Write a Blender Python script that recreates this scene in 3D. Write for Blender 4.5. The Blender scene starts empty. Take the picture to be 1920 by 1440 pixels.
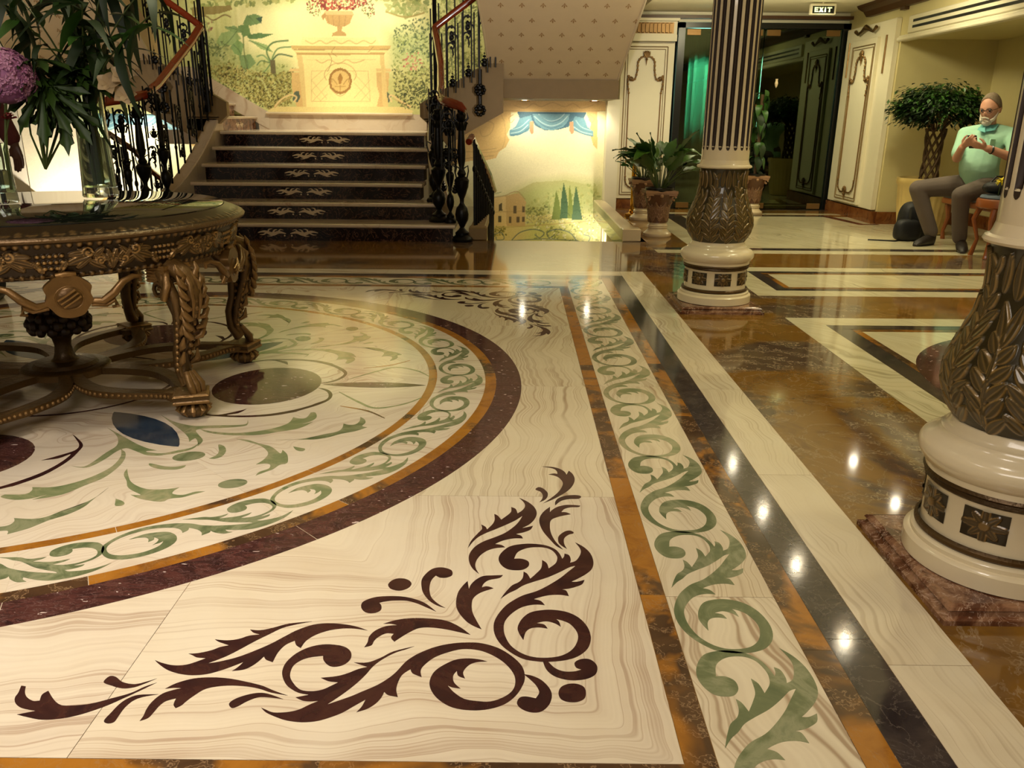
import bpy, bmesh, math, random
import numpy as np
from mathutils import Vector, Matrix, Euler
random.seed(7); np.random.seed(7)
S = bpy.context.scene
COL = S.collection
R = math.radians
PI = math.pi

# ---------------------------------------------------------------- camera
cam = bpy.data.cameras.new('camera'); camo = bpy.data.objects.new('camera', cam); COL.objects.link(camo)
cam.sensor_width = 36; cam.lens = 1533.4 / 1920 * 36; cam.clip_start = .02; cam.clip_end = 100
def cam_axes(p, y, r):
    f = Vector((0, math.cos(p), -math.sin(p))); u = Vector((0, math.sin(p), math.cos(p))); ri = Vector((1, 0, 0))
    Z = Matrix.Rotation(y, 3, 'Z'); f, u, ri = Z @ f, Z @ u, Z @ ri
    return math.cos(r)*ri + math.sin(r)*u, -math.sin(r)*ri + math.cos(r)*u, f
a_, b_, c_ = cam_axes(.3126, .00128, .00893)
camo.matrix_world = Matrix(((a_.x, b_.x, -c_.x, 0), (a_.y, b_.y, -c_.y, 0), (a_.z, b_.z, -c_.z, 1.05), (0, 0, 0, 1)))
S.camera = camo
# ---------------------------------------------------------------- world, exposure
w = bpy.data.worlds.new('world'); S.world = w; w.use_nodes = True
w.node_tree.nodes['Background'].inputs[0].default_value = (1, .86, .62, 1)
w.node_tree.nodes['Background'].inputs[1].default_value = .16
S.view_settings.view_transform = 'Standard'; S.view_settings.look = 'None'
S.view_settings.gamma = 1; S.view_settings.exposure = .25; S.view_settings.use_curve_mapping = False
# ---------------------------------------------------------------- lights
WARM = (1, .90, .56); YEL = (1, .92, .70); NEU = (1, .90, .80); GRN = (1, .98, .60)
def spot(x, y, z, tx, ty, tz, e, ang=70, col=WARM, size=.05, blend=.6):
    l = bpy.data.lights.new('spot_lamp', 'SPOT'); l.energy = e; l.spot_size = R(ang); l.spot_blend = blend
    l.color = col; l.shadow_soft_size = size
    o = bpy.data.objects.new('spot_lamp', l); COL.objects.link(o); o.location = (x, y, z)
    o.rotation_euler = (Vector((tx, ty, tz)) - Vector((x, y, z))).to_track_quat('-Z', 'Y').to_euler()
def area(x, y, z, tx, ty, tz, e, sx, sy, col=WARM):
    l = bpy.data.lights.new('area_lamp', 'AREA'); l.shape = 'RECTANGLE'; l.size = sx; l.size_y = sy; l.energy = e; l.color = col
    o = bpy.data.objects.new('area_lamp', l); COL.objects.link(o); o.location = (x, y, z)
    o.rotation_euler = (Vector((tx, ty, tz)) - Vector((x, y, z))).to_track_quat('-Z', 'Y').to_euler()
# picture lights over the landing mural
for x, e in ((-2.1, 125), (-3.3, 52), (-.9, 58)):
    spot(x, 9.3, 3.2, x, 10.5, 1.3, e, 80, YEL)
spot(-2.0, 9.5, 3.2, -2.0, 9.6, .9, 190, 60, YEL)  # extra unseen spot added to brighten the landing top
spot(.45, 5.5, 1.2, .45, 8.5, 1.9, 110, 60, NEU, .03); spot(-3.9, 5.8, 1.2, -4.5, 8.5, 1.9, 70, 60, NEU, .03)  # unseen mid-air spots added to brighten the two stair soffits
# well lamps
spot(.11, 10.2, 1.24, .2, 10.5, .2, 14, 130, YEL, .04); spot(.93, 10.2, 1.24, .8, 10.5, .2, 14, 130, YEL, .04)
spot(1.0, 9.9, -.5, 1.05, 10.5, .2, 24, 100, NEU, .04)
spot(-4.6, 10.1, 1.2, -4.6, 10.5, .2, 50, 120, YEL, .04); spot(-5.4, 9.9, -.4, -5.4, 10.5, .4, 110, 120, NEU, .04)
# hall ceiling downlights
DOWN = [(2.25, 4.72), (2.25, 5.71), (2.25, 6.63), (2.25, 7.7), (3.52, 6.82), (3.52, 7.8)]
for x, y in DOWN: spot(x, y, 2.26, x, y, 0, 30, 95, WARM, .04)
for x, y in ((2.25, 1.6), (2.25, 3.2), (3.3, 3.4), (3.3, 9.6), (1.9, 9.4)): spot(x, y, 2.2, x, y, 0, 26, 125, WARM, .1)
for x, y, e in ((-1.5, 1.4, 150), (-3.0, 2.4, 50), (-.7, 3.9, 75), (-3.4, 4.6, 26), (.6, 1.4, 40)):
    spot(x, y, 3.5, x, y, 0, e, 85, NEU if y < 3 else GRN, .25)
spot(-1.0, 1.1, 3.5, -.9, 1.55, 0, 230, 36, NEU, .3, 1)  # added spot that makes the bright pool on the near floor
area(-1.0, -1.5, 2.9, 0, 3, .0, 60, 2.5, 1.0, NEU)  # unseen fill area added behind the camera for the foreground

area(2.4, 6.4, 1.9, 2.4, 6.4, 3, 26, 2.2, 6.5, WARM)      # unseen uplight panel added in mid-air to brighten the aisle ceiling
area(4.2, 9.3, 1.6, 4.5, 8.0, 1.0, 0.1, .3, .3, WARM)
spot(2.2, 8.6, 2.2, 2.6, 10.5, 1.2, 40, 100, WARM, .1); spot(2.9, 7.2, 2.2, 4.3, 8.2, .8, 46, 100, WARM, .1)
spot(2.6, 9.0, 2.2, 3.9, 9.8, 1.0, 26, 90, WARM, .1)
spot(-.6, 6.8, 3.3, .5, 8.6, 1.8, 46, 70, NEU, .2); spot(-3.2, 6.8, 3.3, -4.4, 8.6, 1.8, 30, 70, NEU, .2)
# ---------------------------------------------------------------- materials
def s2l(c):
    c = c/255
    return c/12.92 if c <= .04045 else ((c+.055)/1.055)**2.4
def rgb(*c): return tuple(s2l(v) for v in c) + (1,)
class NT:
    def __init__(s, name):
        s.m = bpy.data.materials.new(name); s.m.use_nodes = True; s.t = s.m.node_tree; s.n = s.t.nodes; s.l = s.t.links
        s.b = s.n['Principled BSDF']
    def add(s, typ, **kw):
        nd = s.n.new(typ)
        for k, v in kw.items():
            if k[0] == '_':
                k2 = k[1:]; k2 = int(k2) if k2.isdigit() else k2.replace('_', ' ')
                if hasattr(v, 'bl_rna'): s.l.new(v, nd.inputs[k2])
                else: nd.inputs[k2].default_value = v
            else: setattr(nd, k, v)
        return nd
    def ramp(s, fac, stops, interp='LINEAR'):
        r = s.n.new('ShaderNodeValToRGB'); r.color_ramp.interpolation = interp
        e = r.color_ramp.elements
        while len(e) > 1: e.remove(e[0])
        e[0].position = stops[0][0]; e[0].color = stops[0][1]
        for p, c in stops[1:]:
            k = e.new(p); k.color = c
        s.l.new(fac, r.inputs[0]); return r.outputs[0]
    def mix(s, f, a, b, mode='MIX'):
        m = s.n.new('ShaderNodeMix'); m.data_type = 'RGBA'; m.blend_type = mode
        for i, v in ((0, f), (6, a), (7, b)):
            if hasattr(v, 'bl_rna'): s.l.new(v, m.inputs[i])
            else: m.inputs[i].default_value = v
        return m.outputs[2]
    def coords(s, rnd=0, rot=(0, 0, 0), scale=(1, 1, 1)):
        tc = s.n.new('ShaderNodeTexCoord'); v = tc.outputs['Object']
        if rnd:
            oi = s.n.new('ShaderNodeObjectInfo')
            mu = s.add('ShaderNodeVectorMath', operation='SCALE'); mu.inputs[0].default_value = (31, 17, 11)
            s.l.new(oi.outputs['Random'], mu.inputs['Scale'])
            ad = s.add('ShaderNodeVectorMath', operation='ADD', _0=v, _1=mu.outputs[0]); v = ad.outputs[0]
        mp = s.n.new('ShaderNodeMapping'); mp.inputs['Rotation'].default_value = rot; mp.inputs['Scale'].default_value = scale
        s.l.new(v, mp.inputs[0]); return mp.outputs[0]
    def set(s, col=None, rough=None, metal=None, ior=None, coat=None, trans=None, bump=None, bd=.01, bs=.3, alpha=None, emis=None, es=0, sss=None):
        b = s.b
        def put(k, v):
            if v is None: return
            if hasattr(v, 'bl_rna'): s.l.new(v, b.inputs[k])
            else: b.inputs[k].default_value = v
        put('Base Color', col); put('Roughness', rough); put('Metallic', metal); put('IOR', ior); put('Coat Weight', coat)
        put('Transmission Weight', trans); put('Alpha', alpha)
        if emis is not None: put('Emission Color', emis); put('Emission Strength', es)
        if bump is not None:
            bp = s.add('ShaderNodeBump', _Height=bump, _Distance=bd, _Strength=bs); s.l.new(bp.outputs[0], b.inputs['Normal'])
        return s.m
def noise(t, v, sc, det=4, ro=.55, dist=0):
    n = t.add('ShaderNodeTexNoise', _Scale=sc, _Detail=det, _Roughness=ro, _Distortion=dist); t.l.new(v, n.inputs['Vector']); return n.outputs[0]
def onyx(name, base, line, rot=0, freq=14, wob=.22, rough=.09, cloud=None, rnd=1, mitre=False):
    """banded onyx: irregular strata from 1D noise over a warped coordinate"""
    t = NT(name); v = t.coords(rnd, (0, 0, rot))
    sx = t.add('ShaderNodeSeparateXYZ'); t.l.new(v, sx.inputs[0])
    nz = t.add('ShaderNodeTexNoise', _Scale=1.3, _Detail=3.0, _Roughness=.5); t.l.new(v, nz.inputs['Vector'])
    n3 = t.add('ShaderNodeTexNoise', _Scale=6.0, _Detail=2.0, _Roughness=.6); t.l.new(v, n3.inputs['Vector'])
    cx = sx.outputs[0]
    if mitre:
        ng = t.add('ShaderNodeMath', operation='MULTIPLY', _0=sx.outputs[1], _1=-1.0)
        cx = t.add('ShaderNodeMath', operation='SMOOTH_MAX', _0=sx.outputs[0], _1=ng.outputs[0], _2=.03).outputs[0]
    a = t.add('ShaderNodeMath', operation='MULTIPLY_ADD', _0=nz.outputs[0], _1=wob*4, _2=cx)
    a = t.add('ShaderNodeMath', operation='MULTIPLY_ADD', _0=n3.outputs[0], _1=wob*.22, _2=a.outputs[0])
    w = t.add('ShaderNodeMath', operation='MULTIPLY', _0=a.outputs[0], _1=float(freq))
    b1 = t.add('ShaderNodeTexNoise', noise_dimensions='1D', _Scale=1.0, _Detail=4.0, _Roughness=.7); t.l.new(w.outputs[0], b1.inputs['W'])
    f = t.ramp(b1.outputs[0], [(.30, (.75,)*3+(1,)), (.36, (.2,)*3+(1,)), (.44, (.0,)*3+(1,)), (.50, (.12,)*3+(1,)), (.535, (.62,)*3+(1,)), (.56, (.10,)*3+(1,)), (.64, (.25,)*3+(1,)), (.70, (.8,)*3+(1,))])
    amp = t.ramp(noise(t, v, 1.7, 3), [(.36, (.18,)*3+(1,)), (.60, (1, 1, 1, 1))])
    f2 = t.mix(1.0, f, amp, 'MULTIPLY')
    base2 = t.mix(noise(t, v, 3.0, 6, .65), base, cloud or tuple(min(1, c*k) for c, k in zip(base[:3], (.86, .78, .66)))+(1,))
    return t.set(t.mix(f2, base2, line), rough, bump=noise(t, v, 40, 3), bd=.0006, bs=.12)
def brown_marble(name, o1, o2, p1, p2, vein, sc=1.0, rough=.07, rnd=0):
    t = NT(name); v = t.coords(rnd, (0, 0, .5), (1, 1, 1))
    och = t.ramp(noise(t, v, 5*sc, 7, .65, 1.2), [(.3, o2), (.5, o1), (.75, tuple(min(1, c*1.15) for c in o1[:3])+(1,))])
    pat = t.ramp(noise(t, v, 2.2*sc, 6, .6, .8), [(.35, p2), (.6, p1)])
    wv = t.add('ShaderNodeTexWave', wave_type='RINGS', _Scale=2.2*sc, _Distortion=14.0, _Detail=5.0, _Detail_Scale=1.6, _Detail_Roughness=.7); t.l.new(v, wv.inputs['Vector'])
    vf = t.ramp(wv.outputs['Fac'], [(.72, (0, 0, 0, 1)), (.86, (.8,)*3+(1,)), (.93, (0.05,)*3+(1,))])
    pat = t.mix(vf, pat, vein)
    m = t.ramp(noise(t, v, 1.05*sc, 5, .62, .5), [(.50, (0, 0, 0, 1)), (.56, (1, 1, 1, 1))])
    n2 = t.ramp(noise(t, v, 3.1*sc, 6, .6, 2.2), [(.488, (0, 0, 0, 1)), (.5, (.35,)*3+(1,)), (.512, (0, 0, 0, 1))])
    och = t.mix(n2, och, vein)
    return t.set(t.mix(m, och, pat), rough)
def marble(name, a, b, c=None, scale=3, rough=.09, vein=None, dist=1.5, rnd=1, streak=(1, 1, 1), fleck=None):
    t = NT(name); v = t.coords(rnd, (0, 0, .4), streak)
    n = noise(t, v, scale, 8, .62, dist)
    col = t.ramp(n, [(.32, b), (.46, a), (.58, c or a), (.7, b)])
    if vein:
        n2 = noise(t, v, scale*1.7, 6, .6, 2.5)
        vf = t.ramp(n2, [(.485, (0, 0, 0, 1)), (.5, (1, 1, 1, 1)), (.515, (0, 0, 0, 1))])
        col = t.mix(vf, col, vein)
    if fleck: col = t.mix(t.ramp(noise(t, v, 34, 2, .5), [(.70, (0, 0, 0, 1)), (.72, (1, 1, 1, 1))]), col, fleck)
    return t.set(col, rough, bump=noise(t, v, 60, 2), bd=.0005, bs=.1)
def plain(name, c, rough=.5, metal=0, bump=0, bscale=60, coat=0, var=.12, edge_hilite=None):
    t = NT(name); v = t.coords()
    n = noise(t, v, 9, 4)
    col = t.mix(n, tuple(max(0, x*(1-var)) for x in c[:3])+(1,), tuple(min(1, x*(1+var)) for x in c[:3])+(1,))
    if edge_hilite:      # gold highlights painted on convex edges, the rest darkened
        g = t.n.new('ShaderNodeNewGeometry'); col = t.mix(t.ramp(g.outputs['Pointiness'], [(.53, (0, 0, 0, 1)), (.60, (.3,)*3+(1,)), (.72, (1, 1, 1, 1))]), tuple(x*.62 for x in c[:3])+(1,), edge_hilite)
    t.set(col, rough, metal, coat=coat)
    if bump: t.set(bump=noise(t, v, bscale, 3), bd=.004, bs=bump)
    return t.m
M = {}
M['onyx_v'] = onyx('cream_onyx_long', rgb(222, 212, 186), rgb(140, 108, 76), 0, 7.5, .10)
M['onyx_h'] = onyx('cream_onyx_cross', rgb(224, 214, 194), rgb(146, 110, 82), PI/2, 7.5, .10)
M['onyx_d'] = onyx('pink_cream_onyx', rgb(224, 214, 196), rgb(142, 102, 78), R(62), 6.5, .30)
M['onyx_c'] = onyx('mitred_cream_onyx', rgb(224, 214, 192), rgb(144, 106, 78), 0, 7, .07, mitre=True, rnd=0)
M['onyx_w'] = onyx('white_onyx', rgb(216, 210, 180), rgb(140, 132, 96), R(-35), 9, .18)
M['brown'] = brown_marble('golden_brown_marble', rgb(124, 88, 34), rgb(100, 68, 30), rgb(104, 84, 62), rgb(72, 54, 46), rgb(176, 158, 128))
M['gold_m'] = brown_marble('amber_marble_band', rgb(158, 104, 36), rgb(132, 82, 30), rgb(86, 62, 40), rgb(58, 40, 28), rgb(150, 120, 86), 1.8, .08, 1)
M['purple'] = marble('purple_brown_marble', rgb(66, 38, 34), rgb(46, 28, 28), rgb(82, 48, 42), 9, .08, rgb(110, 84, 78), 1.5, 1, (1, 2.2, 1), rgb(200, 180, 170))
M['black'] = marble('charcoal_brown_marble', rgb(56, 48, 46), rgb(40, 33, 34), rgb(70, 60, 54), 4, .09, rgb(92, 82, 74))
M['plum'] = marble('dark_plum_inlay', rgb(56, 30, 28), rgb(44, 24, 26), rgb(66, 38, 32), 8, .1)
M['green'] = marble('sage_green_inlay', rgb(102, 110, 76), rgb(82, 94, 64), rgb(136, 138, 104), 6, .1)
M['greenp'] = marble('pale_green_inlay', rgb(128, 134, 94), rgb(104, 116, 78), rgb(158, 152, 116), 5, .1)
M['blue'] = marble('slate_blue_inlay', rgb(44, 58, 74), rgb(34, 44, 56), rgb(56, 66, 76), 9, .12)
M['step'] = onyx('tread_marble', rgb(210, 196, 174), rgb(170, 142, 116), PI/2, 3, .4, .12)
M['riser'] = marble('dark_riser_marble', rgb(26, 12, 11), rgb(17, 8, 8), rgb(33, 17, 14), 4, .1, rgb(120, 90, 70), 1)
M['skirtm'] = marble('rust_marble_skirting', rgb(120, 70, 34), rgb(84, 44, 26), rgb(134, 84, 44), 5, .15)
M['plinth'] = marble('mottled_red_brown_marble', rgb(96, 58, 38), rgb(66, 38, 26), rgb(150, 112, 84), 6, .08, rgb(180, 150, 128), 1.5)
M['cream'] = plain('cream_lacquer', rgb(222, 208, 164), .3, coat=.3, var=.04)
M['colm'] = plain('cream_column_lacquer', rgb(224, 208, 172), .22, coat=.4, var=.03)
M['wall'] = plain('cream_wall_paint', rgb(216, 204, 150), .55, var=.04)
M['wallw'] = plain('white_wall_paint', rgb(232, 224, 196), .5, var=.03)
M['soff'] = plain('beige_wallpaper', rgb(206, 184, 146), .7, var=.05)
M['fdl'] = plain('gold_wallpaper_print', rgb(158, 120, 74), .5)
M['tan'] = plain('dull_tan_plaster', rgb(132, 108, 66), .6, var=.1)
M['dbrown'] = plain('dark_brown_moulding', rgb(78, 50, 26), .4)
M['gild'] = plain('antique_gilding', rgb(88, 64, 30), .38, .5, .6, 70, var=.35, edge_hilite=rgb(160, 122, 70))
M['gild2'] = plain('bright_gilding', rgb(112, 80, 38), .36, .5, .3, 60, var=.25, edge_hilite=rgb(176, 134, 76))
M['bud'] = plain('dark_bronze_bud', rgb(46, 30, 18), .45, .3)
M['iron'] = plain('black_wrought_iron', rgb(16, 15, 14), .32, .6, .3, 80, var=.3)
M['mahog'] = plain('polished_mahogany', rgb(132, 44, 16), .15, coat=.6, var=.3)
M['black_p'] = plain('black_paint', rgb(10, 12, 10), .3)
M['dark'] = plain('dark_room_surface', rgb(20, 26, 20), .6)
M['teal'] = plain('teal_backdrop', rgb(150, 206, 196), .5)
M['brass'] = plain('polished_brass', rgb(210, 160, 60), .12, 1)
M['mortar'] = plain('terracotta_brown_stone', rgb(120, 80, 52), .45, 0, .5, 50, var=.3)
M['stone'] = plain('cream_stone', rgb(206, 186, 150), .3, coat=.2)
M['soil'] = plain('potting_soil', rgb(30, 20, 12), .9, 0, .8, 60)
M['leaf'] = plain('glossy_green_leaf', rgb(44, 80, 22), .42, var=.4)
M['leafd'] = plain('dark_green_leaf', rgb(26, 46, 14), .5, var=.4)
M['leafl'] = plain('bright_green_leaf', rgb(60, 96, 28), .35, var=.35)
M['stem'] = plain('green_stem', rgb(64, 78, 28), .45)
M['bark'] = plain('braided_bark', rgb(82, 60, 34), .8, 0, .8, 70, var=.3)
M['tglass'] = NT('dark_table_glass').set(rgb(14, 16, 12), .03, coat=.5)
M['lampm'] = NT('lit_lamp').set(rgb(255, 240, 200), emis=(1, .9, .66, 1), es=160)
M['lampg'] = NT('lit_lamp_soft').set(rgb(255, 240, 200), emis=(1, .93, .78, 1), es=14)
def glassm(name, col, rough=.0, ior=1.45):
    t = NT(name); return t.set(col, rough, ior=ior, trans=1)
M['vase'] = glassm('clear_green_glass', (.86, .97, .9, 1))
def doorglass():
    t = NT('tinted_door_glass'); out = t.n['Material Output']
    tr = t.add('ShaderNodeBsdfTransparent', _Color=(.13, .23, .16, 1)); gl = t.add('ShaderNodeBsdfGlossy', _Color=(.75, .9, .6, 1), _Roughness=.02)
    fr = t.add('ShaderNodeFresnel', _IOR=1.9)
    mx = t.add('ShaderNodeMixShader', _0=fr.outputs[0], _1=tr.outputs[0], _2=gl.outputs[0]); t.l.new(mx.outputs[0], out.inputs[0]); return t.m
M['dglass'] = doorglass()
def attr_mat(name, rough=.6, metal=0, coat=0, attr='Col', mix=None):
    t = NT(name); a = t.add('ShaderNodeVertexColor'); a.layer_name = attr; return t.set(a.outputs[0], rough, metal, coat=coat)
M['paint'] = attr_mat('painted_mural', .5)
M['carve'] = attr_mat('two_tone_gold_carving', .3, .55)  # dark in the recesses, brighter along the carved edges
M['carvew'] = attr_mat('bronze_vase_carving', .28, .15, .3)
M['relief'] = attr_mat('stone_carving', .4)

# ---------------------------------------------------------------- object helpers
def tag(o, label=None, cat=None, group=None, kind=None):
    if label: o['label'] = label
    if cat: o['category'] = cat
    if group: o['group'] = group
    if kind: o['kind'] = kind
    return o
def thing(name, loc, label, cat, group=None, rz=0):
    o = bpy.data.objects.new(name, None); COL.objects.link(o); o.location = loc; o.rotation_euler.z = rz
    o.empty_display_size = .1
    return tag(o, label, cat, group)
def copy_tree(o, loc=None, rz=None, parent=None):
    c = o.copy(); COL.objects.link(c)
    if parent: c.parent = parent
    if loc is not None: c.location = loc
    if rz is not None: c.rotation_euler.z = rz
    for ch in list(o.children): copy_tree(ch, parent=c)
    return c
def link(name, mesh, mats, parent=None, loc=None, rot=None):
    if mats is not None and not mesh.materials:
        for m in (mats if isinstance(mats, (list, tuple)) else [mats]): mesh.materials.append(M[m] if isinstance(m, str) else m)
    o = bpy.data.objects.new(name, mesh); COL.objects.link(o)
    if parent: o.parent = parent
    if loc is not None: o.location = loc
    if rot is not None: o.rotation_euler = rot
    return o
class MB:
    def __init__(s): s.v = []; s.f = []; s.mi = []
    def add(s, vs, fs, mi=0):
        k = len(s.v); s.v += [tuple(p) for p in vs]; s.f += [tuple(i+k for i in f) for f in fs]; s.mi += [mi]*len(fs); return s
    def box(s, x0, y0, z0, x1, y1, z1, mi=0):
        vs = [(x, y, z) for z in (z0, z1) for x, y in ((x0, y0), (x1, y0), (x1, y1), (x0, y1))]
        return s.add(vs, [(3, 2, 1, 0), (4, 5, 6, 7), (0, 1, 5, 4), (1, 2, 6, 5), (2, 3, 7, 6), (3, 0, 4, 7)], mi)
    def bbox(s, x0, y0, z0, x1, y1, z1, b=.01, mi=0):   # bevelled top/bottom box
        rings = [(b, z0), (0, z0+b), (0, z1-b), (b, z1)]
        vs = []
        for d, z in rings: vs += [(x0+d, y0+d, z), (x1-d, y0+d, z), (x1-d, y1-d, z), (x0+d, y1-d, z)]
        fs = [(3, 2, 1, 0), (12, 13, 14, 15)]
        for r in range(3):
            for i in range(4): j = (i+1) % 4; fs.append((r*4+i, r*4+j, r*4+4+j, r*4+4+i))
        return s.add(vs, fs, mi)
    def sqlathe(s, prof, cx=0, cy=0, mi=0):   # square section following a profile of (half, z)
        vs = []; fs = []
        for h, z in prof: vs += [(cx-h, cy-h, z), (cx+h, cy-h, z), (cx+h, cy+h, z), (cx-h, cy+h, z)]
        n = len(prof)
        for r in range(n-1):
            for i in range(4): j = (i+1) % 4; fs.append((r*4+i, r*4+j, r*4+4+j, r*4+4+i))
        fs += [(3, 2, 1, 0), tuple(4*(n-1)+i for i in range(4))]
        return s.add(vs, fs, mi)
    def lathe(s, prof, n=32, c=(0, 0, 0), mi=0, cap=True, fn=None):
        vs = []; fs = []
        for r, z in prof:
            for i in range(n):
                a = 2*PI*i/n; q = r if fn is None else fn(r, z, a)
                vs.append((c[0]+q*math.cos(a), c[1]+q*math.sin(a), c[2]+z))
        for k in range(len(prof)-1):
            for i in range(n):
                j = (i+1) % n; fs.append((k*n+i, k*n+j, k*n+n+j, k*n+n+i))
        if cap:
            if prof[0][0] > 1e-4: fs.append(tuple(range(n-1, -1, -1)))
            if prof[-1][0] > 1e-4: fs.append(tuple((len(prof)-1)*n+i for i in range(n)))
        return s.add(vs, fs, mi)
    def tube(s, pts, rad, n=8, mi=0, cap=True, flat=1):
        pts = [Vector(p) for p in pts]; m = len(pts)
        if not isinstance(rad, (list, tuple)): rad = [rad]*m
        vs = []; fs = []; up = None
        for i, p in enumerate(pts):
            t = (pts[min(i+1, m-1)] - pts[max(i-1, 0)]).normalized()
            if up is None:
                up = Vector((0, 0, 1)) if abs(t.z) < .9 else Vector((1, 0, 0))
            a = (up - t*up.dot(t)).normalized(); up = a; b = t.cross(a)
            for k in range(n):
                q = 2*PI*k/n; vs.append(p + a*math.cos(q)*rad[i] + b*math.sin(q)*rad[i]*flat)
        for i in range(m-1):
            for k in range(n):
                j = (k+1) % n; fs.append((i*n+k, i*n+j, i*n+n+j, i*n+n+k))
        if cap: fs += [tuple(range(n-1, -1, -1)), tuple((m-1)*n+k for k in range(n))]
        return s.add(vs, fs, mi)
    def prism(s, poly, z0, z1, mi=0, ax=None):
        n = len(poly); ar = sum(poly[i][0]*poly[(i+1) % n][1]-poly[(i+1) % n][0]*poly[i][1] for i in range(n))
        if ar < 0: poly = poly[::-1]
        vs = [(x, y, z0) for x, y in poly] + [(x, y, z1) for x, y in poly]
        if ax == 'x': vs = [(z, x, y) for x, y, z in vs]      # poly in (y,z), extruded along x
        if ax == 'y': vs = [(x, -z, y) for x, y, z in vs]     # poly in (x,z), extruded along -y
        fs = [tuple(range(n-1, -1, -1)), tuple(range(n, 2*n))] + [(i, (i+1) % n, n+(i+1) % n, n+i) for i in range(n)]
        return s.add(vs, fs, mi)
    def sphere(s, c, r, nu=12, nv=8, mi=0, sc=(1, 1, 1)):
        prof = [(math.sin(PI*k/nv), -math.cos(PI*k/nv)) for k in range(nv+1)]
        vs = []; fs = []
        for q, z in prof:
            for i in range(nu): a = 2*PI*i/nu; vs.append((c[0]+r*sc[0]*q*math.cos(a), c[1]+r*sc[1]*q*math.sin(a), c[2]+r*sc[2]*z))
        for k in range(nv):
            for i in range(nu): j = (i+1) % nu; fs.append((k*nu+i, k*nu+j, k*nu+nu+j, k*nu+nu+i))
        return s.add(vs, fs, mi)
    def mesh(s, name, smooth=False, ang=None):
        me = bpy.data.meshes.new(name); me.from_pydata(s.v, [], s.f)
        me.polygons.foreach_set('material_index', s.mi)
        if smooth: me.polygons.foreach_set('use_smooth', [True]*len(s.f))
        me.update(); me.validate()
        if smooth and ang:
            bm = bmesh.new(); bm.from_mesh(me)
            for e in bm.edges:
                if len(e.link_faces) == 2 and e.calc_face_angle(0) > R(ang): e.smooth = False
            bm.to_mesh(me); bm.free()
        return me
    def obj(s, name, mats, parent=None, loc=None, smooth=False, rot=None, ang=40):
        return link(name, s.mesh(name, smooth, ang if smooth else None), mats, parent, loc, rot)
def crom(pts, k=5, closed=True):
    """smooth curve through (x, y, corner) points, corners stay sharp"""
    out = []; n = len(pts)
    for i in range(n if closed else n-1):
        p1, p2 = pts[i], pts[(i+1) % n]
        p0 = pts[i-1] if (closed or i > 0) else p1; p3 = pts[(i+2) % n] if (closed or i+2 < n) else p2
        if p1[2]: p0 = p1
        if p2[2]: p3 = p2
        for j in range(k):
            t = j/k; t2 = t*t; t3 = t2*t
            out.append(tuple(.5*((2*p1[a]) + (-p0[a]+p2[a])*t + (2*p0[a]-5*p1[a]+4*p2[a]-p3[a])*t2 + (-p0[a]+3*p1[a]-3*p2[a]+p3[a])*t3) for a in (0, 1)))
    if not closed: out.append((pts[-1][0], pts[-1][1]))
    return out
def dec(s): 
    r = []
    for tkn in s.split():
        c = tkn.endswith('*'); x, y = tkn.rstrip('*').split(','); r.append((float(x)/1000, float(y)/1000, c))
    return r
def stroke(pts, wd, k=6):
    """tapered ribbon outline along (x, y) points; wd = half widths per point"""
    P = crom([(x, y, 0) for x, y in pts], k, False); n = len(P)
    W = np.interp(np.linspace(0, len(pts)-1, n), range(len(pts)), wd)
    L = []; Rr = []
    for i, p in enumerate(P):
        a = P[max(i-1, 0)]; b = P[min(i+1, n-1)]; dx, dy = b[0]-a[0], b[1]-a[1]; d = math.hypot(dx, dy) or 1
        L.append((p[0]-dy/d*W[i], p[1]+dx/d*W[i])); Rr.append((p[0]+dy/d*W[i], p[1]-dx/d*W[i]))
    return L + Rr[::-1]

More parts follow.
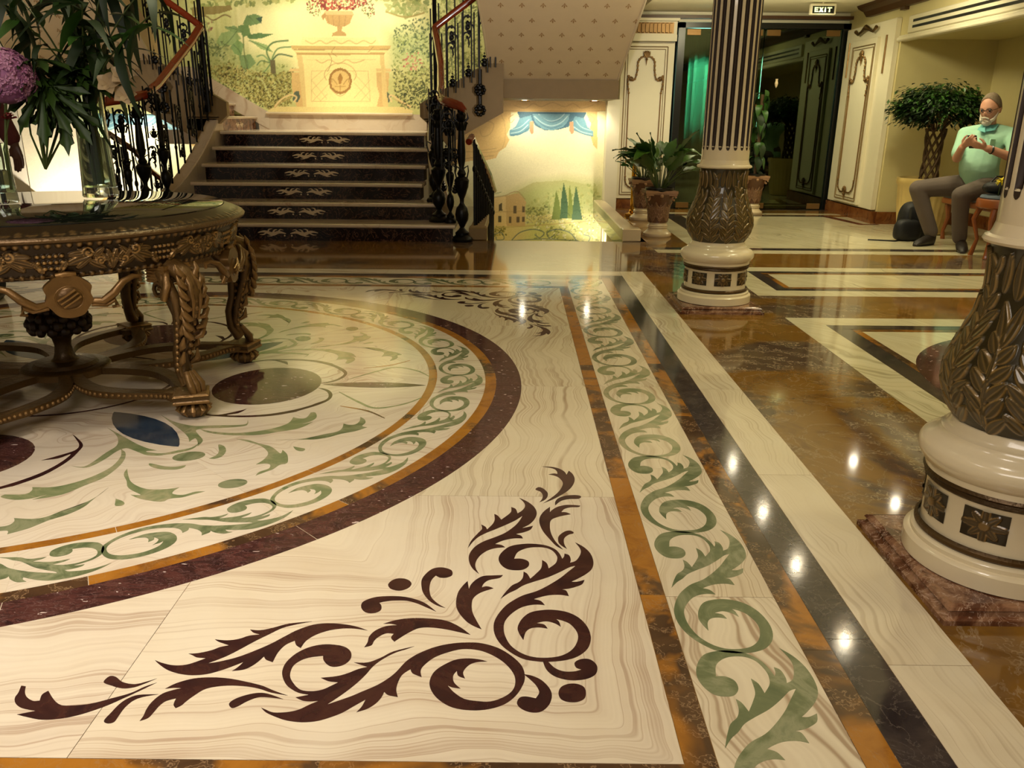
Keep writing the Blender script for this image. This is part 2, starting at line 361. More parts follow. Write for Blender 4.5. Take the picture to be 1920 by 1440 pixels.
CORNER = {
 'A': '-945,1321* -939,1301 -937,1286 -926,1270 -907,1258 -878,1251* -907,1241* -883,1234 -853,1228 -819,1232 -788,1244 -754,1267 -731,1289 -712,1308 -688,1334* -707,1321 -725,1303 -755,1287 -789,1271 -828,1266 -845,1270 -863,1284 -885,1307* -891,1296 -886,1279* -898,1278 -915,1288 -927,1302 -935,1319*',
 'B': '-792,1334 -789,1351 -776,1350 -756,1335 -736,1329 -720,1331 -693,1346* -712,1329 -727,1319 -748,1316 -775,1325',
 'C': '-740,1227 -737,1249 -732,1273 -722,1289 -706,1298 -671,1300* -697,1292 -711,1281 -718,1261 -719,1240 -720,1224 -730,1220',
 'D': '-665,1316* -649,1333 -621,1347 -588,1351 -552,1348 -516,1339 -482,1328 -453,1313 -424,1300* -458,1308 -482,1318 -510,1325 -549,1327 -585,1318 -602,1297 -611,1280 -615,1270 -623,1262* -631,1272 -633,1289* -649,1281 -656,1267 -659,1250 -663,1235 -675,1227* -674,1241 -676,1259 -674,1280 -664,1302 -645,1314 -632,1318* -649,1319',
 'E': '-528,1275 -523,1287 -508,1298 -487,1306 -465,1305 -430,1290* -458,1294 -479,1294 -496,1283 -509,1269 -519,1264',
 'F': '-721,1403* -702,1394 -677,1387 -653,1389 -634,1400 -620,1411* -639,1413 -651,1420 -661,1425* -642,1427 -618,1437 -604,1448 -587,1454* -603,1461 -615,1467 -624,1474* -598,1471 -575,1476 -556,1488 -534,1493* -550,1499 -561,1510* -538,1508 -512,1518 -483,1533 -435,1542* -465,1531 -493,1517 -515,1494 -538,1469 -563,1438 -583,1416 -611,1394* -587,1401 -556,1416 -527,1438 -501,1462 -478,1489 -458,1511 -429,1530 -396,1536 -356,1531 -331,1523 -308,1511* -337,1517 -363,1517 -390,1510 -415,1494 -431,1472 -436,1447* -448,1457 -455,1472* -470,1458 -479,1432 -481,1400* -497,1408 -504,1418* -514,1395 -530,1377 -554,1371* -546,1384 -540,1400* -556,1387 -576,1373 -600,1361 -629,1357 -658,1362 -684,1373 -707,1390',
 'G': '-384,1422* -380,1408 -367,1392 -353,1387 -336,1394 -326,1412 -329,1434 -343,1451 -365,1459 -394,1460 -421,1449 -441,1429 -453,1403 -455,1378 -449,1355 -435,1331 -417,1315 -402,1307 -384,1303* -408,1295* -392,1286 -377,1284 -362,1286* -377,1275 -394,1261 -415,1254 -438,1253 -452,1259 -465,1266* -452,1253 -430,1241 -407,1232 -378,1228 -351,1232 -328,1243 -310,1255 -293,1272 -274,1291* -278,1271 -285,1256* -267,1265 -253,1280 -245,1297 -242,1313* -233,1304 -214,1299* -220,1322 -218,1351 -212,1368 -200,1382* -194,1369 -175,1358* -179,1376 -175,1393 -157,1419 -131,1437 -100,1449 -67,1446 -39,1431 -13,1406 5,1375 10,1348 5,1322 -12,1302 -37,1289 -65,1290 -88,1296 -108,1314 -122,1334* -112,1328 -96,1325* -110,1343 -113,1363 -107,1378* -103,1363 -89,1355* -94,1374 -85,1395 -70,1406 -47,1409* -66,1416 -91,1418 -115,1412 -141,1390 -154,1369 -158,1342 -151,1316 -134,1291 -107,1271 -72,1264 -39,1268 -10,1282 11,1306 24,1335 29,1362 23,1396 2,1428 -26,1454 -59,1469 -87,1472 -122,1468 -156,1456 -186,1436 -202,1420 -214,1403 -228,1372 -242,1351 -261,1331 -284,1314 -306,1298 -344,1276* -324,1301 -304,1330 -288,1360 -275,1392 -257,1417 -236,1436 -218,1446 -201,1457* -242,1439 -266,1417 -290,1402 -317,1402* -303,1395 -287,1388* -304,1381 -324,1367 -344,1358 -373,1353* -356,1343 -336,1340* -347,1330 -362,1318 -382,1313 -404,1317 -422,1335 -435,1358 -437,1386 -428,1404 -411,1416',
 'H': '27,1370* 44,1365 62,1352 76,1329 80,1307 74,1282 59,1263 40,1260 22,1269 13,1284 18,1300 30,1304 49,1299* 56,1316 51,1335 42,1350',
 'I': '93,1315 98,1331 109,1340 121,1343 134,1341 144,1332 146,1316 142,1300 130,1291 118,1289 106,1291 96,1299',
 'J': '66,1411* 72,1386 86,1366 108,1355 130,1353 154,1359 171,1374 175,1399 164,1418 146,1420 131,1409 132,1393 143,1386* 127,1380 107,1380 90,1390 77,1410*',
 'K': '-278,1536* -255,1549 -227,1557 -188,1558 -148,1552 -121,1536 -101,1517 -86,1499* -116,1510 -145,1519 -174,1524 -199,1521 -218,1505 -232,1489 -245,1472* -254,1486 -250,1500* -267,1501 -281,1488 -288,1474 -291,1459 -305,1452* -301,1469 -301,1489 -292,1510 -275,1525 -260,1530 -246,1531* -261,1536',
 'L': '-300,1617* -293,1605 -292,1587 -305,1576 -323,1578 -336,1594 -339,1615 -330,1629 -309,1641 -277,1645 -244,1642 -214,1630 -192,1614 -167,1584* -190,1600 -212,1615 -237,1626 -266,1627 -286,1623',
 'M': '-291,1694 -286,1710 -277,1719 -267,1722 -254,1720 -242,1711 -236,1697 -240,1682 -250,1672 -261,1668 -274,1671 -285,1679',
 'N': '-182,1736* -171,1727 -156,1727 -143,1738 -145,1759 -160,1771 -177,1774 -194,1766 -207,1743 -214,1715 -210,1680 -202,1654 -185,1625 -165,1607 -148,1599* -168,1618 -184,1643 -191,1673 -192,1700 -189,1720',
 'O': '-104,1713* -115,1690 -124,1659 -125,1615 -117,1583 -99,1550 -82,1532 -63,1519* -75,1550 -86,1584 -89,1616 -86,1641 -70,1664 -41,1682* -52,1689 -61,1690 -69,1685* -65,1702 -53,1718 -28,1728 -20,1741* -45,1739 -67,1736 -83,1721 -95,1698 -99,1678*',
 'P': '27,1482* 18,1506 15,1528 24,1558 42,1583 70,1594 99,1595 128,1586 152,1564 167,1531 171,1492 161,1455 138,1428 110,1415 79,1410 54,1411 25,1419 -4,1444 -23,1471 -35,1505 -37,1541 -29,1574 -12,1610 8,1635 29,1654 60,1672 88,1697 117,1729 138,1758 159,1787* 144,1781 119,1758 88,1733 53,1712 29,1696 11,1676 -6,1661 -24,1638* -12,1668 2,1695 19,1711 28,1731 30,1758* 39,1748 46,1726* 62,1752 74,1777 77,1814* 88,1799 92,1774* 108,1795 114,1812 115,1834 104,1863 84,1877 56,1878 33,1869 15,1850 7,1819* 26,1819 42,1807 43,1785 30,1768 11,1764 -11,1770 -27,1793 -32,1823 -23,1854 -3,1882 27,1894 57,1896 89,1888 111,1870 122,1848 128,1821* 133,1832 135,1847* 146,1839 149,1817 146,1802* 162,1813 175,1844 177,1871 166,1906* 187,1881 201,1849 205,1810 199,1776 183,1751 160,1728 143,1714* 157,1714 176,1723* 169,1704 153,1692 136,1684 118,1680* 129,1675 134,1652* 114,1657 89,1655 68,1647 52,1638* 68,1631 77,1614* 59,1616 39,1612 19,1600 -1,1575 -13,1548 -15,1521 -11,1493 1,1462 22,1438 47,1425 76,1423 106,1431 129,1452 142,1483 143,1511 131,1540 116,1553 100,1560* 106,1550 109,1531* 96,1544 77,1551 56,1544* 73,1539 80,1524* 61,1528 43,1524 32,1509',
 'Q': '-112,1870* -106,1908 -89,1952 -80,1974 -83,2000* -71,1987 -66,1972* -52,2003 -47,2029 -49,2063* -39,2053 -29,2029* -12,2056 -2,2078 -2,2107* 11,2095 16,2068* 28,2084 37,2109 35,2135 21,2167* 46,2141 64,2107 70,2069 62,2031 47,2002 27,1981* 42,1987 58,1995* 51,1974 34,1959 11,1948* 25,1939 30,1924* 6,1924 -22,1912 -43,1893* -26,1888 -16,1876* -40,1872 -62,1858 -79,1833 -88,1804 -88,1775 -78,1745* -96,1772 -106,1808 -106,1843 -93,1880 -73,1906 -46,1928 -18,1953 6,1989 20,2020 30,2054* 11,2027 -14,2001 -42,1975 -65,1955 -86,1932 -101,1903',
 'R': '95,2395* 124,2393 148,2380 164,2356 169,2333* 178,2364* 189,2337 192,2297 182,2252 164,2215 136,2178 114,2154 90,2133* 117,2172 137,2208 150,2245 154,2277 145,2309 132,2325 113,2335* 130,2342 141,2339* 140,2359 129,2380',
 'S': '70,2228 80,2241 93,2232 105,2204 104,2177 96,2156 79,2139* 88,2162 90,2189 84,2210 74,2219',
 'T': '124,2120* 125,2143 135,2166 157,2184 183,2189 199,2185 202,2175 192,2164 166,2162 142,2149',
 'U': '109,2111* 91,2083 78,2047 76,2010 84,1965 102,1917 116,1886 133,1867* 115,1910 105,1956 104,2001 110,2032 132,2051 165,2066* 153,2077 139,2078* 149,2098 168,2109 190,2111 196,2120* 174,2124 153,2123 130,2111 114,2091 107,2077*',
 'V': '165,1962 156,1970 142,1964 126,1941 122,1917 126,1894 143,1870* 137,1898 139,1927 152,1947 164,1954',
}
MED = {
 'acanthus': '-947,2604* -904,2595 -855,2564 -818,2545 -792,2520 -761,2480 -762,2510* -736,2471 -719,2414 -723,2395* -739,2386 -749,2354 -768,2331 -789,2304* -786,2331 -764,2358 -770,2390 -790,2396 -814,2389* -802,2422 -799,2470 -816,2509 -851,2549 -899,2579',
 'comma': '-989,2551 -964,2536 -945,2496 -943,2452 -959,2432 -978,2432* -965,2461 -968,2495',
 'comma2': '-735,2541* -713,2532 -691,2522 -691,2504 -705,2502 -721,2516',
 'leafC': '-809,2597* -747,2602 -691,2622 -694,2621 -658,2653 -619,2678 -606,2711 -610,2761* -589,2749 -566,2754 -557,2788 -562,2832* -542,2806 -533,2772 -539,2738 -519,2726* -549,2692 -575,2675 -601,2659 -637,2626 -681,2606 -732,2603',
 'leafB': '-1104,2695* -1042,2668 -965,2659 -897,2677 -842,2713 -809,2761 -807,2822* -783,2810 -759,2817 -755,2873* -738,2874 -722,2824 -733,2781 -760,2750 -724,2775* -758,2709 -822,2674 -879,2644 -958,2637 -1022,2646 -1074,2667',
 'leafA': '-1298,2833* -1241,2779 -1190,2745 -1131,2723 -1072,2730 -1010,2734* -959,2745 -964,2787* -953,2757 -958,2727 -1022,2708 -1082,2701 -1113,2683 -1088,2639 -1054,2586 -1053,2534* -1068,2575 -1088,2606 -1096,2574* -1116,2616 -1157,2671 -1232,2756',
 'frame': '-1198,2480* -1148,2471 -1105,2497 -1069,2523 -1057,2575* -1061,2513 -1097,2477 -1144,2459',
 'darkarc': '-1227,2919* -1195,2893 -1136,2850 -1089,2841 -1043,2872 -1005,2905* -1022,2860 -1058,2837 -979,2836 -899,2857 -824,2904 -778,2951 -762,2975 -731,3025 -732,3076 -754,3128 -797,3169* -767,3159 -737,3128 -717,3076 -719,3015 -751,2956 -805,2893 -818,2878 -893,2835 -995,2817 -1083,2824 -1141,2840 -1211,2900',
}

MURAL_MAIN = """
G|236,226,150|-3309,2300 -1053,2375 -1068,1735 -1585,1552 -2612,1543 -3365,1716|
G|250,236,150|-2553,2363 -1553,2371 -1452,1672 -2731,1662|
B|150,160,72/185,180,90/120,135,60|-3779,2580 -334,2607 -334,2381 -866,2308 -1677,2381 -2805,2338 -3374,2276 -3817,2238|500,30
P|150,130,60|-3813,2273 -3359,2299 -3338,2254 -3506,2206 -3823,2181|
S|120,90,40|-3795,2158 -3666,2182 -3577,2136 -3445,2195 -3371,2173|10
B|170,130,80/140,70,50/150,160,80|-3814,2152 -3577,2136 -3615,2008 -3723,1832 -3863,1712|120,16
B|150,165,80/180,180,100|-1522,2343 -1054,2329 -1056,2237 -1308,2189 -1526,2257|90,26
S|170,150,70|-1532,2245 -1308,2189 -1087,2237|14
G|178,186,104|-3843,2006 -3469,1951 -3168,1777 -2731,1662 -2717,1422 -3845,1412|
B|165,172,90/190,190,110/140,150,70|-3767,2007 -3470,1939 -3301,1717 -2731,1662 -2712,1482 -3800,1533|260,18
P|116,150,80|-3182,2186 -3079,2210 -2994,2176 -3025,2106 -3141,2082 -3234,2093|
P|60,90,60|-3070,2164 -2993,2181 -3012,2106|
P|150,178,96|-3570,1892 -3496,1998 -3334,2034 -3267,1941 -3376,1870 -3529,1857|
P|134,166,88|-3459,2056 -3330,2080 -3223,2011 -3338,1999|
P|110,146,74|-3298,2081 -3165,2093 -3149,1989 -3241,1953|
P|90,130,66|-3201,1977 -3053,2001 -2883,1991 -3026,1943 -3167,1930|
P|150,180,98|-3180,1930 -2969,1873 -2899,1791 -3036,1825|
P|128,164,84|-3403,1846 -3306,1929 -3236,1871 -3285,1752 -3360,1764|
P|120,150,80|-3310,1752 -3169,1765 -3114,1671 -3237,1574 -3297,1621|
S|100,120,60|-3241,1953 -3244,1776 -3222,1598|8
S|90,126,66|-2934,1684 -2975,1802 -2891,1897 -2711,1922|14
S|110,146,80|-2934,1684 -2846,1827 -2685,1852|12
S|70,104,60|-2935,1672 -2838,1768 -2674,1745|12
S|120,156,90|-2935,1672 -3017,1755 -3095,1742|12
S|80,116,62|-2947,1672 -3048,1695 -3103,1647|9
S|96,136,72|-2935,1672 -2992,1600 -3033,1564|9
P|110,100,60|-2944,1708 -2881,1708 -2880,1553 -2945,1540|
B|120,112,42/170,158,74/198,184,96/84,76,30/146,140,56|-3799,1712 -3630,1625 -3433,1668 -3185,1586 -2867,1553 -2658,1615 -2642,1483 -2716,1349 -2714,1202 -2900,1139 -2998,1139 -3397,1380 -3811,1605|1500,13
B|150,140,50/206,192,110/100,90,36|-3851,1593 -3394,1416 -2996,1163 -2900,1139 -3405,1294|200,12
G|190,200,120|-1541,2025 -965,2088 -878,1677 -1484,1672|
B|170,180,96/190,196,120/140,156,70|-1474,1967 -1061,2029 -1004,1736 -1073,1496 -1487,1612|260,15
B|214,110,96/226,140,110/200,90,80|-1372,1792 -1142,1805 -1096,1640 -1263,1590 -1376,1673|40,12
B|108,116,52/150,152,70/184,178,96/80,86,40|-1487,1612 -1263,1590 -1031,1676 -813,1737 -430,1799 -432,1166 -1276,1159 -1418,1189 -1452,1311 -1485,1492|1300,13
B|140,150,60/180,176,90/110,116,50|-977,2432 -397,2437 -399,1681 -994,1616|700,16
S|90,110,60|-810,1914 -780,1797 -763,1618|6
S|120,130,70|-871,2031 -780,1797 -670,2009|6
S|120,130,70|-898,1937 -780,1797 -633,1916|6
P|238,214,128|-3031,1126 -2923,1176 -1372,1189 -1244,1141 -1278,1104 -2950,1090|
P|250,226,140|-2531,1959 -1657,1966 -1623,1884 -2575,1876|
P|214,176,92|-2684,1864 -1490,1873 -1504,1838 -2667,1828|
P|246,218,130|-2661,1828 -1516,1838 -1563,1790 -2626,1781|
P|206,164,84|-2626,1787 -1563,1796 -1576,1772 -2621,1764|
P|250,226,138|-2621,1764 -1576,1772 -1569,1636 -1548,1188 -2586,1179 -2606,1627|
P|232,196,116|-2709,1614 -2555,1615 -2545,1580 -2724,1578|
P|232,196,116|-1685,1623 -1505,1624 -1494,1588 -1673,1587|
P|226,184,104|-2700,1566 -2559,1568 -2543,1423 -2589,1313 -2547,1179 -2664,1178 -2701,1373|
P|226,184,104|-1674,1575 -1520,1576 -1540,1383 -1586,1187 -1690,1186 -1646,1321 -1680,1430|
P|90,104,80|-2677,1349 -2625,1362 -2610,1289 -2647,1227 -2710,1251|
P|90,104,80|-1607,1334 -1554,1359 -1504,1310 -1533,1237 -1597,1249|
S|236,204,130|-2930,1176 -2839,1263 -2732,1312 -2656,1289 -2685,1239|16
S|236,204,130|-1275,1190 -1390,1250 -1478,1311 -1530,1310 -1506,1249|16
S|206,160,90|-2931,1164 -2828,1238 -2720,1288|5
S|206,160,90|-1288,1178 -1403,1238 -1492,1286|5
S|214,176,100|-2664,1531 -2599,1543 -2577,1483 -2619,1447 -2655,1471|5
S|214,176,100|-1560,1540 -1636,1551 -1664,1491 -1627,1455 -1588,1479|5
S|206,166,84|-2502,1924 -2422,1889 -2331,1925 -2257,1891 -2166,1927 -2079,1892 -1988,1928 -1901,1893 -1811,1929 -1724,1895 -1671,1931|6
S|216,180,100|-2455,1586 -1776,1592 -1765,1247 -2478,1241 -2455,1586|4
S|216,180,100|-2462,1484 -2327,1587|3
S|216,180,100|-2470,1363 -2238,1576|3
S|216,180,100|-2465,1241 -2259,1438|3
S|216,180,100|-2374,1242 -2278,1328|3
S|216,180,100|-2470,1363 -2361,1242|3
S|216,180,100|-2462,1484 -2294,1279|3
S|216,180,100|-1968,1590 -1760,1369|3
S|216,180,100|-1949,1458 -1765,1259|3
S|216,180,100|-1754,1490 -1958,1282|3
S|216,180,100|-1760,1369 -1882,1246|3
S|200,150,80|-2395,1712 -2321,1677 -2229,1714 -2130,1667 -2025,1715 -1938,1680 -1808,1717|5
P|170,120,50|-2257,1474 -2232,1558 -2172,1607 -2107,1625 -2044,1608 -1988,1560 -1974,1476 -1997,1391 -2058,1342 -2124,1323 -2187,1341 -2242,1389|
P|226,186,100|-2231,1474 -2207,1546 -2160,1583 -2108,1595 -2058,1584 -2015,1548 -1999,1476 -2022,1403 -2070,1366 -2122,1354 -2173,1366 -2216,1402|
P|176,124,50|-2110,1571 -2081,1511 -2111,1439 -2130,1439 -2145,1511|
S|176,124,50|-2156,1438 -2192,1486 -2217,1498 -2219,1462|6
S|176,124,50|-2078,1439 -2037,1488 -2011,1500 -2013,1464|6
S|176,124,50|-2183,1414 -2054,1415|5
S|176,124,50|-2118,1427 -2121,1366|6
S|196,150,80|-2224,1377 -2175,1329 -2125,1305 -2072,1330 -2017,1379|5
S|196,150,80|-2282,1486 -2304,1546 -2261,1618 -2181,1666 -2104,1679 -2028,1668 -1953,1620 -1919,1549 -1947,1488|5
S|150,110,50|-2238,1785 -2204,1714 -2234,1630 -2263,1582|3
S|150,110,50|-2157,1856 -2199,1797 -2138,1750|3
S|150,110,50|-1700,1860 -1766,1800|3
P|206,160,84|-2275,2205 -1923,2207 -1966,2115 -2031,2079 -2132,2079 -2231,2113|
P|222,186,110|-2247,2251 -1933,2253 -1911,2208 -2288,2204|
S|170,120,60|-2226,2193 -2217,2124|3
S|170,120,60|-2163,2194 -2156,2090|3
S|170,120,60|-2087,2195 -2094,2079|3
S|170,120,60|-2012,2195 -2030,2091|3
P|206,160,84|-2119,2079 -2056,2079 -2071,2032 -2022,2010 -2011,1975 -2188,1973 -2174,2008 -2115,2032|
P|190,140,70|-2279,2147 -2301,2193 -2249,2228 -2238,2193|
B|150,30,20/190,60,40/120,40,20/200,90,60|-2394,2398 -1726,2404 -1767,2323 -1933,2265 -2234,2262 -2394,2307|240,15
S|88,116,62|-3562,1786 -3409,1916 -3310,2022|5
S|88,116,62|-3445,2068 -3333,2046 -3235,2011|4
S|76,104,58|-3181,1918 -3058,1872 -2924,1803|4
S|76,104,58|-3363,1870 -3305,1811 -3284,1764|4
S|76,104,58|-3259,1753 -3215,1682 -3222,1598|4
S|84,110,60|-3168,2197 -3110,2140 -3076,2094|4
P|232,200,116|-2621,1764 -2558,1764 -2542,1628 -2547,1179 -2586,1179 -2606,1627|
P|232,200,116|-1627,1772 -1576,1772 -1569,1636 -1548,1188 -1612,1187 -1620,1635|
P|190,150,78|-2661,1828 -1516,1838 -1523,1826 -2656,1817|
S|230,196,112|-2504,1711 -1680,1718|3
B|84,104,60/110,130,74/150,164,100|-1471,2026 -1310,2143 -1057,2203 -985,2030 -1031,1676 -1130,1794 -1385,1792|220,14
B|70,84,40/100,110,50|-3849,1605 -3398,1368 -3029,1151 -3403,1319|150,12
B|60,70,34/90,100,48|-1450,1372 -1073,1496 -1048,1192 -1341,1165|160,12
B|100,118,60/130,146,80|-3767,2007 -3414,1869 -3493,1715 -3793,1772|120,14
B|226,206,150/236,190,90|-2139,2389 -2001,2390 -1992,2322 -2130,2321|14,14
B|90,96,40/120,110,50/150,50,40|-2478,2363 -2305,2331 -2314,2181 -2439,2203 -2482,2295|50,11
B|90,96,40/120,110,50/150,50,40|-1854,2334 -1678,2370 -1672,2198 -1749,2174 -1833,2254|50,11
"""
MURAL_WELL = """
G|238,228,170|-173,1014 1038,1024 1035,291 -337,279|
P|206,196,120|-236,50 232,304 632,333 1036,259 1055,-205 -337,-217|
G|190,198,110|-236,17 232,284 645,346 1102,292 1117,-70 -236,-149|
B|178,184,90/200,200,110/160,172,80|135,-13 302,121 634,255 1068,291 1083,-71 578,-142 138,-179|200,20
P|224,206,120|-439,-118 1083,-71 1101,-489 -440,-503|
G|214,214,110|137,-146 1085,-104 1101,-489 142,-497|
B|140,146,60/180,180,80/116,126,52|135,0 425,16 441,-103 137,-119|90,14
B|190,196,130/150,156,80/214,214,160|137,-93 1051,-98 1054,-178 138,-213|160,12
B|236,232,180/190,196,90/150,160,70|240,-212 1087,-171 1098,-421 243,-415|200,14
B|150,140,50/190,170,70/110,110,40|-317,-217 -134,-202 -99,-350 -303,-379|80,13
P|214,178,104|-317,102 -209,116 -129,130 -35,157 46,171 100,119 141,67 132,-240 -317,-244|
P|236,206,130|-317,102 -115,130 -99,-242 -317,-244|
S|180,140,76|-317,109 -129,137 -35,177 45,184 134,93|6
S|190,150,84|-317,-70 136,-53|4
S|120,140,60|-317,142 -169,182|3
B|150,140,70/200,180,90|144,-133 509,-103 511,-196 145,-213|60,9
P|96,84,50|-297,23 -263,23 -263,-56 -297,-56|
P|96,84,50|-202,24 -162,51 -155,-49 -202,-56|
P|96,84,50|-297,-116 -263,-116 -263,-203 -297,-203|
P|96,84,50|-209,-116 -168,-115 -168,-196 -208,-196|
P|110,90,54|-20,12 20,13 21,-80 -19,-81|
P|110,90,54|95,13 129,0 129,-66 96,-66|
P|110,90,54|-73,-121 -39,-121 -39,-201 -73,-201|
P|110,90,54|22,-120 62,-120 63,-194 22,-194|
P|110,90,54|96,-120 130,-119 131,-186 97,-187|
S|200,176,90|-317,-271 139,-240 512,-210 985,-165|8
P|120,140,48|521,215 558,90 605,-155 470,-156 504,90|
P|70,110,60|613,307 651,157 707,-141 578,-142 590,156|
P|130,150,50|687,295 719,125 754,-140 673,-141 678,124|
P|76,116,64|768,269 807,112 863,-153 727,-154 746,112|
S|50,84,50|590,-75 657,-61 699,-101|4
S|50,84,50|744,-47 805,-33 847,-86|4
S|50,84,50|599,58 660,71|4
S|60,90,56|754,85 815,73|4
P|226,184,100|-792,1256 -174,1286 1098,1297 1104,1161 1000,1154 1018,709 963,760 918,898 927,1023 871,1116 870,1147 -56,1139 -68,952 -107,877 -73,814 -119,725 -198,673 -238,596 -337,570 -569,555 -803,502|
S|180,136,66|-174,1151 1104,1161|5
S|196,150,80|-11,1214 119,1184 216,1240 314,1204 450,1254 594,1206 704,1244 803,1190 945,1228|5
S|196,150,80|-402,1043 -271,1001 -304,888 -403,849 -435,918|5
S|196,150,80|-533,1073 -174,1107 -159,712 -502,658|4
S|184,140,70|-769,566 -536,594 -271,622|5
S|184,140,70|-754,662 -502,671 -238,711|4
S|190,144,76|910,1116 964,1073 940,1023 899,1060|5
S|190,144,76|-30,1108 -82,1065 -55,1015 -16,1053|5
P|56,104,124|22,1140 870,1147 834,1060 691,1034 653,971 510,932 352,931 247,980 193,1054 89,1029 49,1066|
P|98,150,164|205,1117 662,1121 651,1046 588,970 458,925 339,943 246,1018|
S|180,210,206|232,1092 324,1018 443,982 560,1020 636,1095|7
S|180,210,206|283,1117 363,1056 442,1038 533,1064 597,1120|6
S|50,96,120|258,1055 351,981 457,957 574,995|4
S|50,96,120|297,1105 376,1044 455,1026 546,1057|3
P|90,144,160|49,1066 192,1104 207,1005 156,917 38,865 -67,852 -74,927 -2,965|
S|180,210,206|-54,890 64,916 155,992|7
S|170,202,200|-41,934 63,966 167,1054|6
S|50,96,120|-54,865 77,891 168,954|4
P|90,144,160|728,1096 846,1072 889,973 957,923 966,861 840,885 720,934 691,1009|
S|180,210,206|719,972 812,916 945,886|7
S|170,202,200|742,1047 810,972 930,930|6
S|50,96,120|720,934 826,891 946,861|4
P|190,140,90|174,1029 220,1030 228,905 202,879 175,917|
P|190,140,90|664,1034 710,1034 721,909 695,884 668,921|
S|60,90,96|-30,-417 71,-321 241,-279 378,-319 325,-387 263,-347|7
S|60,90,96|790,-410 705,-316 541,-277 419,-318 448,-386 515,-344|7
S|60,90,96|-269,-352 -167,-324 -133,-405 -221,-419 -235,-378|6
S|60,90,96|883,-341 966,-367 941,-436 872,-423|6
S|60,90,96|-64,-431 380,-400 825,-423|6
"""

# ================================================================ FLOOR
CX, CY = -1.82, 3.22           # centre of the inlaid square
floor = MB()
for x0, y0, x1, y1 in ((-8, -2, 6, 7.5), (1.0, 7.5, 6, 10.7), (-4.0, 7.5, -.28, 10.7), (-8, 7.5, -6.0, 10.7)):
    floor.box(x0, y0, -.12, x1, y1, 0)
floor = floor.obj('floor', 'brown'); tag(floor, kind='structure')
def slab(name, x0, y0, x1, y1, z, mat, g=.0007, h=.0006):
    cx, cy = (x0+x1)/2, (y0+y1)/2
    b = MB().box(x0-cx+g, y0-cy+g, 0, x1-cx-g, y1-cy-g, h)
    return b.obj(name, mat, floor, (cx, cy, z))
def flat(name, poly, z, mat, h=.0005, parent=None):
    cx = sum(p[0] for p in poly)/len(poly); cy = sum(p[1] for p in poly)/len(poly)
    return MB().prism([(x-cx, y-cy) for x, y in poly], 0, h).obj(name, mat, parent or floor, (cx, cy, z))
def cuts(a, b, n, j=.0):
    e = [a+(b-a)*i/n + (random.uniform(-j, j) if 0 < i < n else 0) for i in range(n+1)]
    return list(zip(e[:-1], e[1:]))
HX, HY = 2.12, 2.085
Z1, Z2, Z3, Z4 = .0002, .0008, .0014, .0020
X0, X1, Y0, Y1 = CX-HX, CX+HX, CY-HY, CY+HY
# onyx slabs of the square field
for (xa, xb) in cuts(X0, X1, 4):
    for (ya, yb) in cuts(Y0, Y1, 4):
        slab('onyx_slab', xa, ya, xb, yb, Z1, ('onyx_c' if ya < Y0+.1 else 'onyx_v') if xb > X1-.1 else ('onyx_h' if ya < Y0+.1 else 'onyx_d'))
# frames round the square: (offset in, offset out, material, pieces per side)
def frame(o0, o1, mat, n, name, z=Z1):
    for (a, b) in cuts(Y0-o1, Y1+o1, n, .05):
        slab(name, X1+o0, a, X1+o1, b, z, mat); slab(name, X0-o1, a, X0-o0, b, z, mat)
    for (a, b) in cuts(X0-o0, X1+o0, n, .05):
        m2 = 'onyx_h' if mat == 'onyx_v' else mat
        slab(name, a, Y1+o0, b, Y1+o1, z, m2); slab(name, a, Y0-o1, b, Y0-o0, z, m2)
frame(0, .058, 'gold_m', 7, 'amber_band')
frame(.058, .31, 'onyx_v', 6, 'onyx_band')
frame(.31, .372, 'gold_m', 7, 'amber_band')
frame(.372, .468, 'black', 6, 'black_band')
frame(.468, .64, 'onyx_v', 6, 'onyx_band')
# medallion rings
def arc_piece(name, r0, r1, a0, a1, z, mat, n=10, c=(CX, CY)):
    g = .0008/r1; p = [(r1*math.cos(a0+g+(a1-a0-2*g)*i/n), r1*math.sin(a0+g+(a1-a0-2*g)*i/n)) for i in range(n+1)]
    if r0 > 0: p += [(r0*math.cos(a0+g+(a1-a0-2*g)*i/n), r0*math.sin(a0+g+(a1-a0-2*g)*i/n)) for i in range(n, -1, -1)]
    else: p.append((0, 0))
    return flat(name, [(c[0]+x, c[1]+y) for x, y in p], z, mat)
RR = 1.855
for k in range(16):
    a = 2*PI*k/16; b = 2*PI*(k+1)/16
    arc_piece('purple_ring_stone', RR-.105, RR, a, b, Z2, 'purple', 14)
    arc_piece('amber_ring_stone', RR-.15, RR-.105, a+.1, b+.1, Z2, 'gold_m', 14)
    arc_piece('onyx_ring_stone', RR-.355, RR-.15, a, b, Z2, 'onyx_d' if k % 2 else 'onyx_h', 14)
    arc_piece('amber_ring_stone', RR-.39, RR-.355, a+.15, b+.15, Z2, 'gold_m', 14)
for k in range(8):
    a = 2*PI*k/8; arc_piece('onyx_sector', 0, RR-.39, a, a+PI/4, Z2, 'onyx_d', 24)
# corner scrolls
for sx in (1, -1):
    for sy in (1, -1):
        for key, s in CORNER.items():
            pts = crom(dec(s), 4)
            if sx < 0: pts = [(2*CX-x, y) for x, y in pts]
            if sy < 0: pts = [(x, 2*CY-y) for x, y in pts]
            flat('corner_scroll', pts, Z2, 'plum')
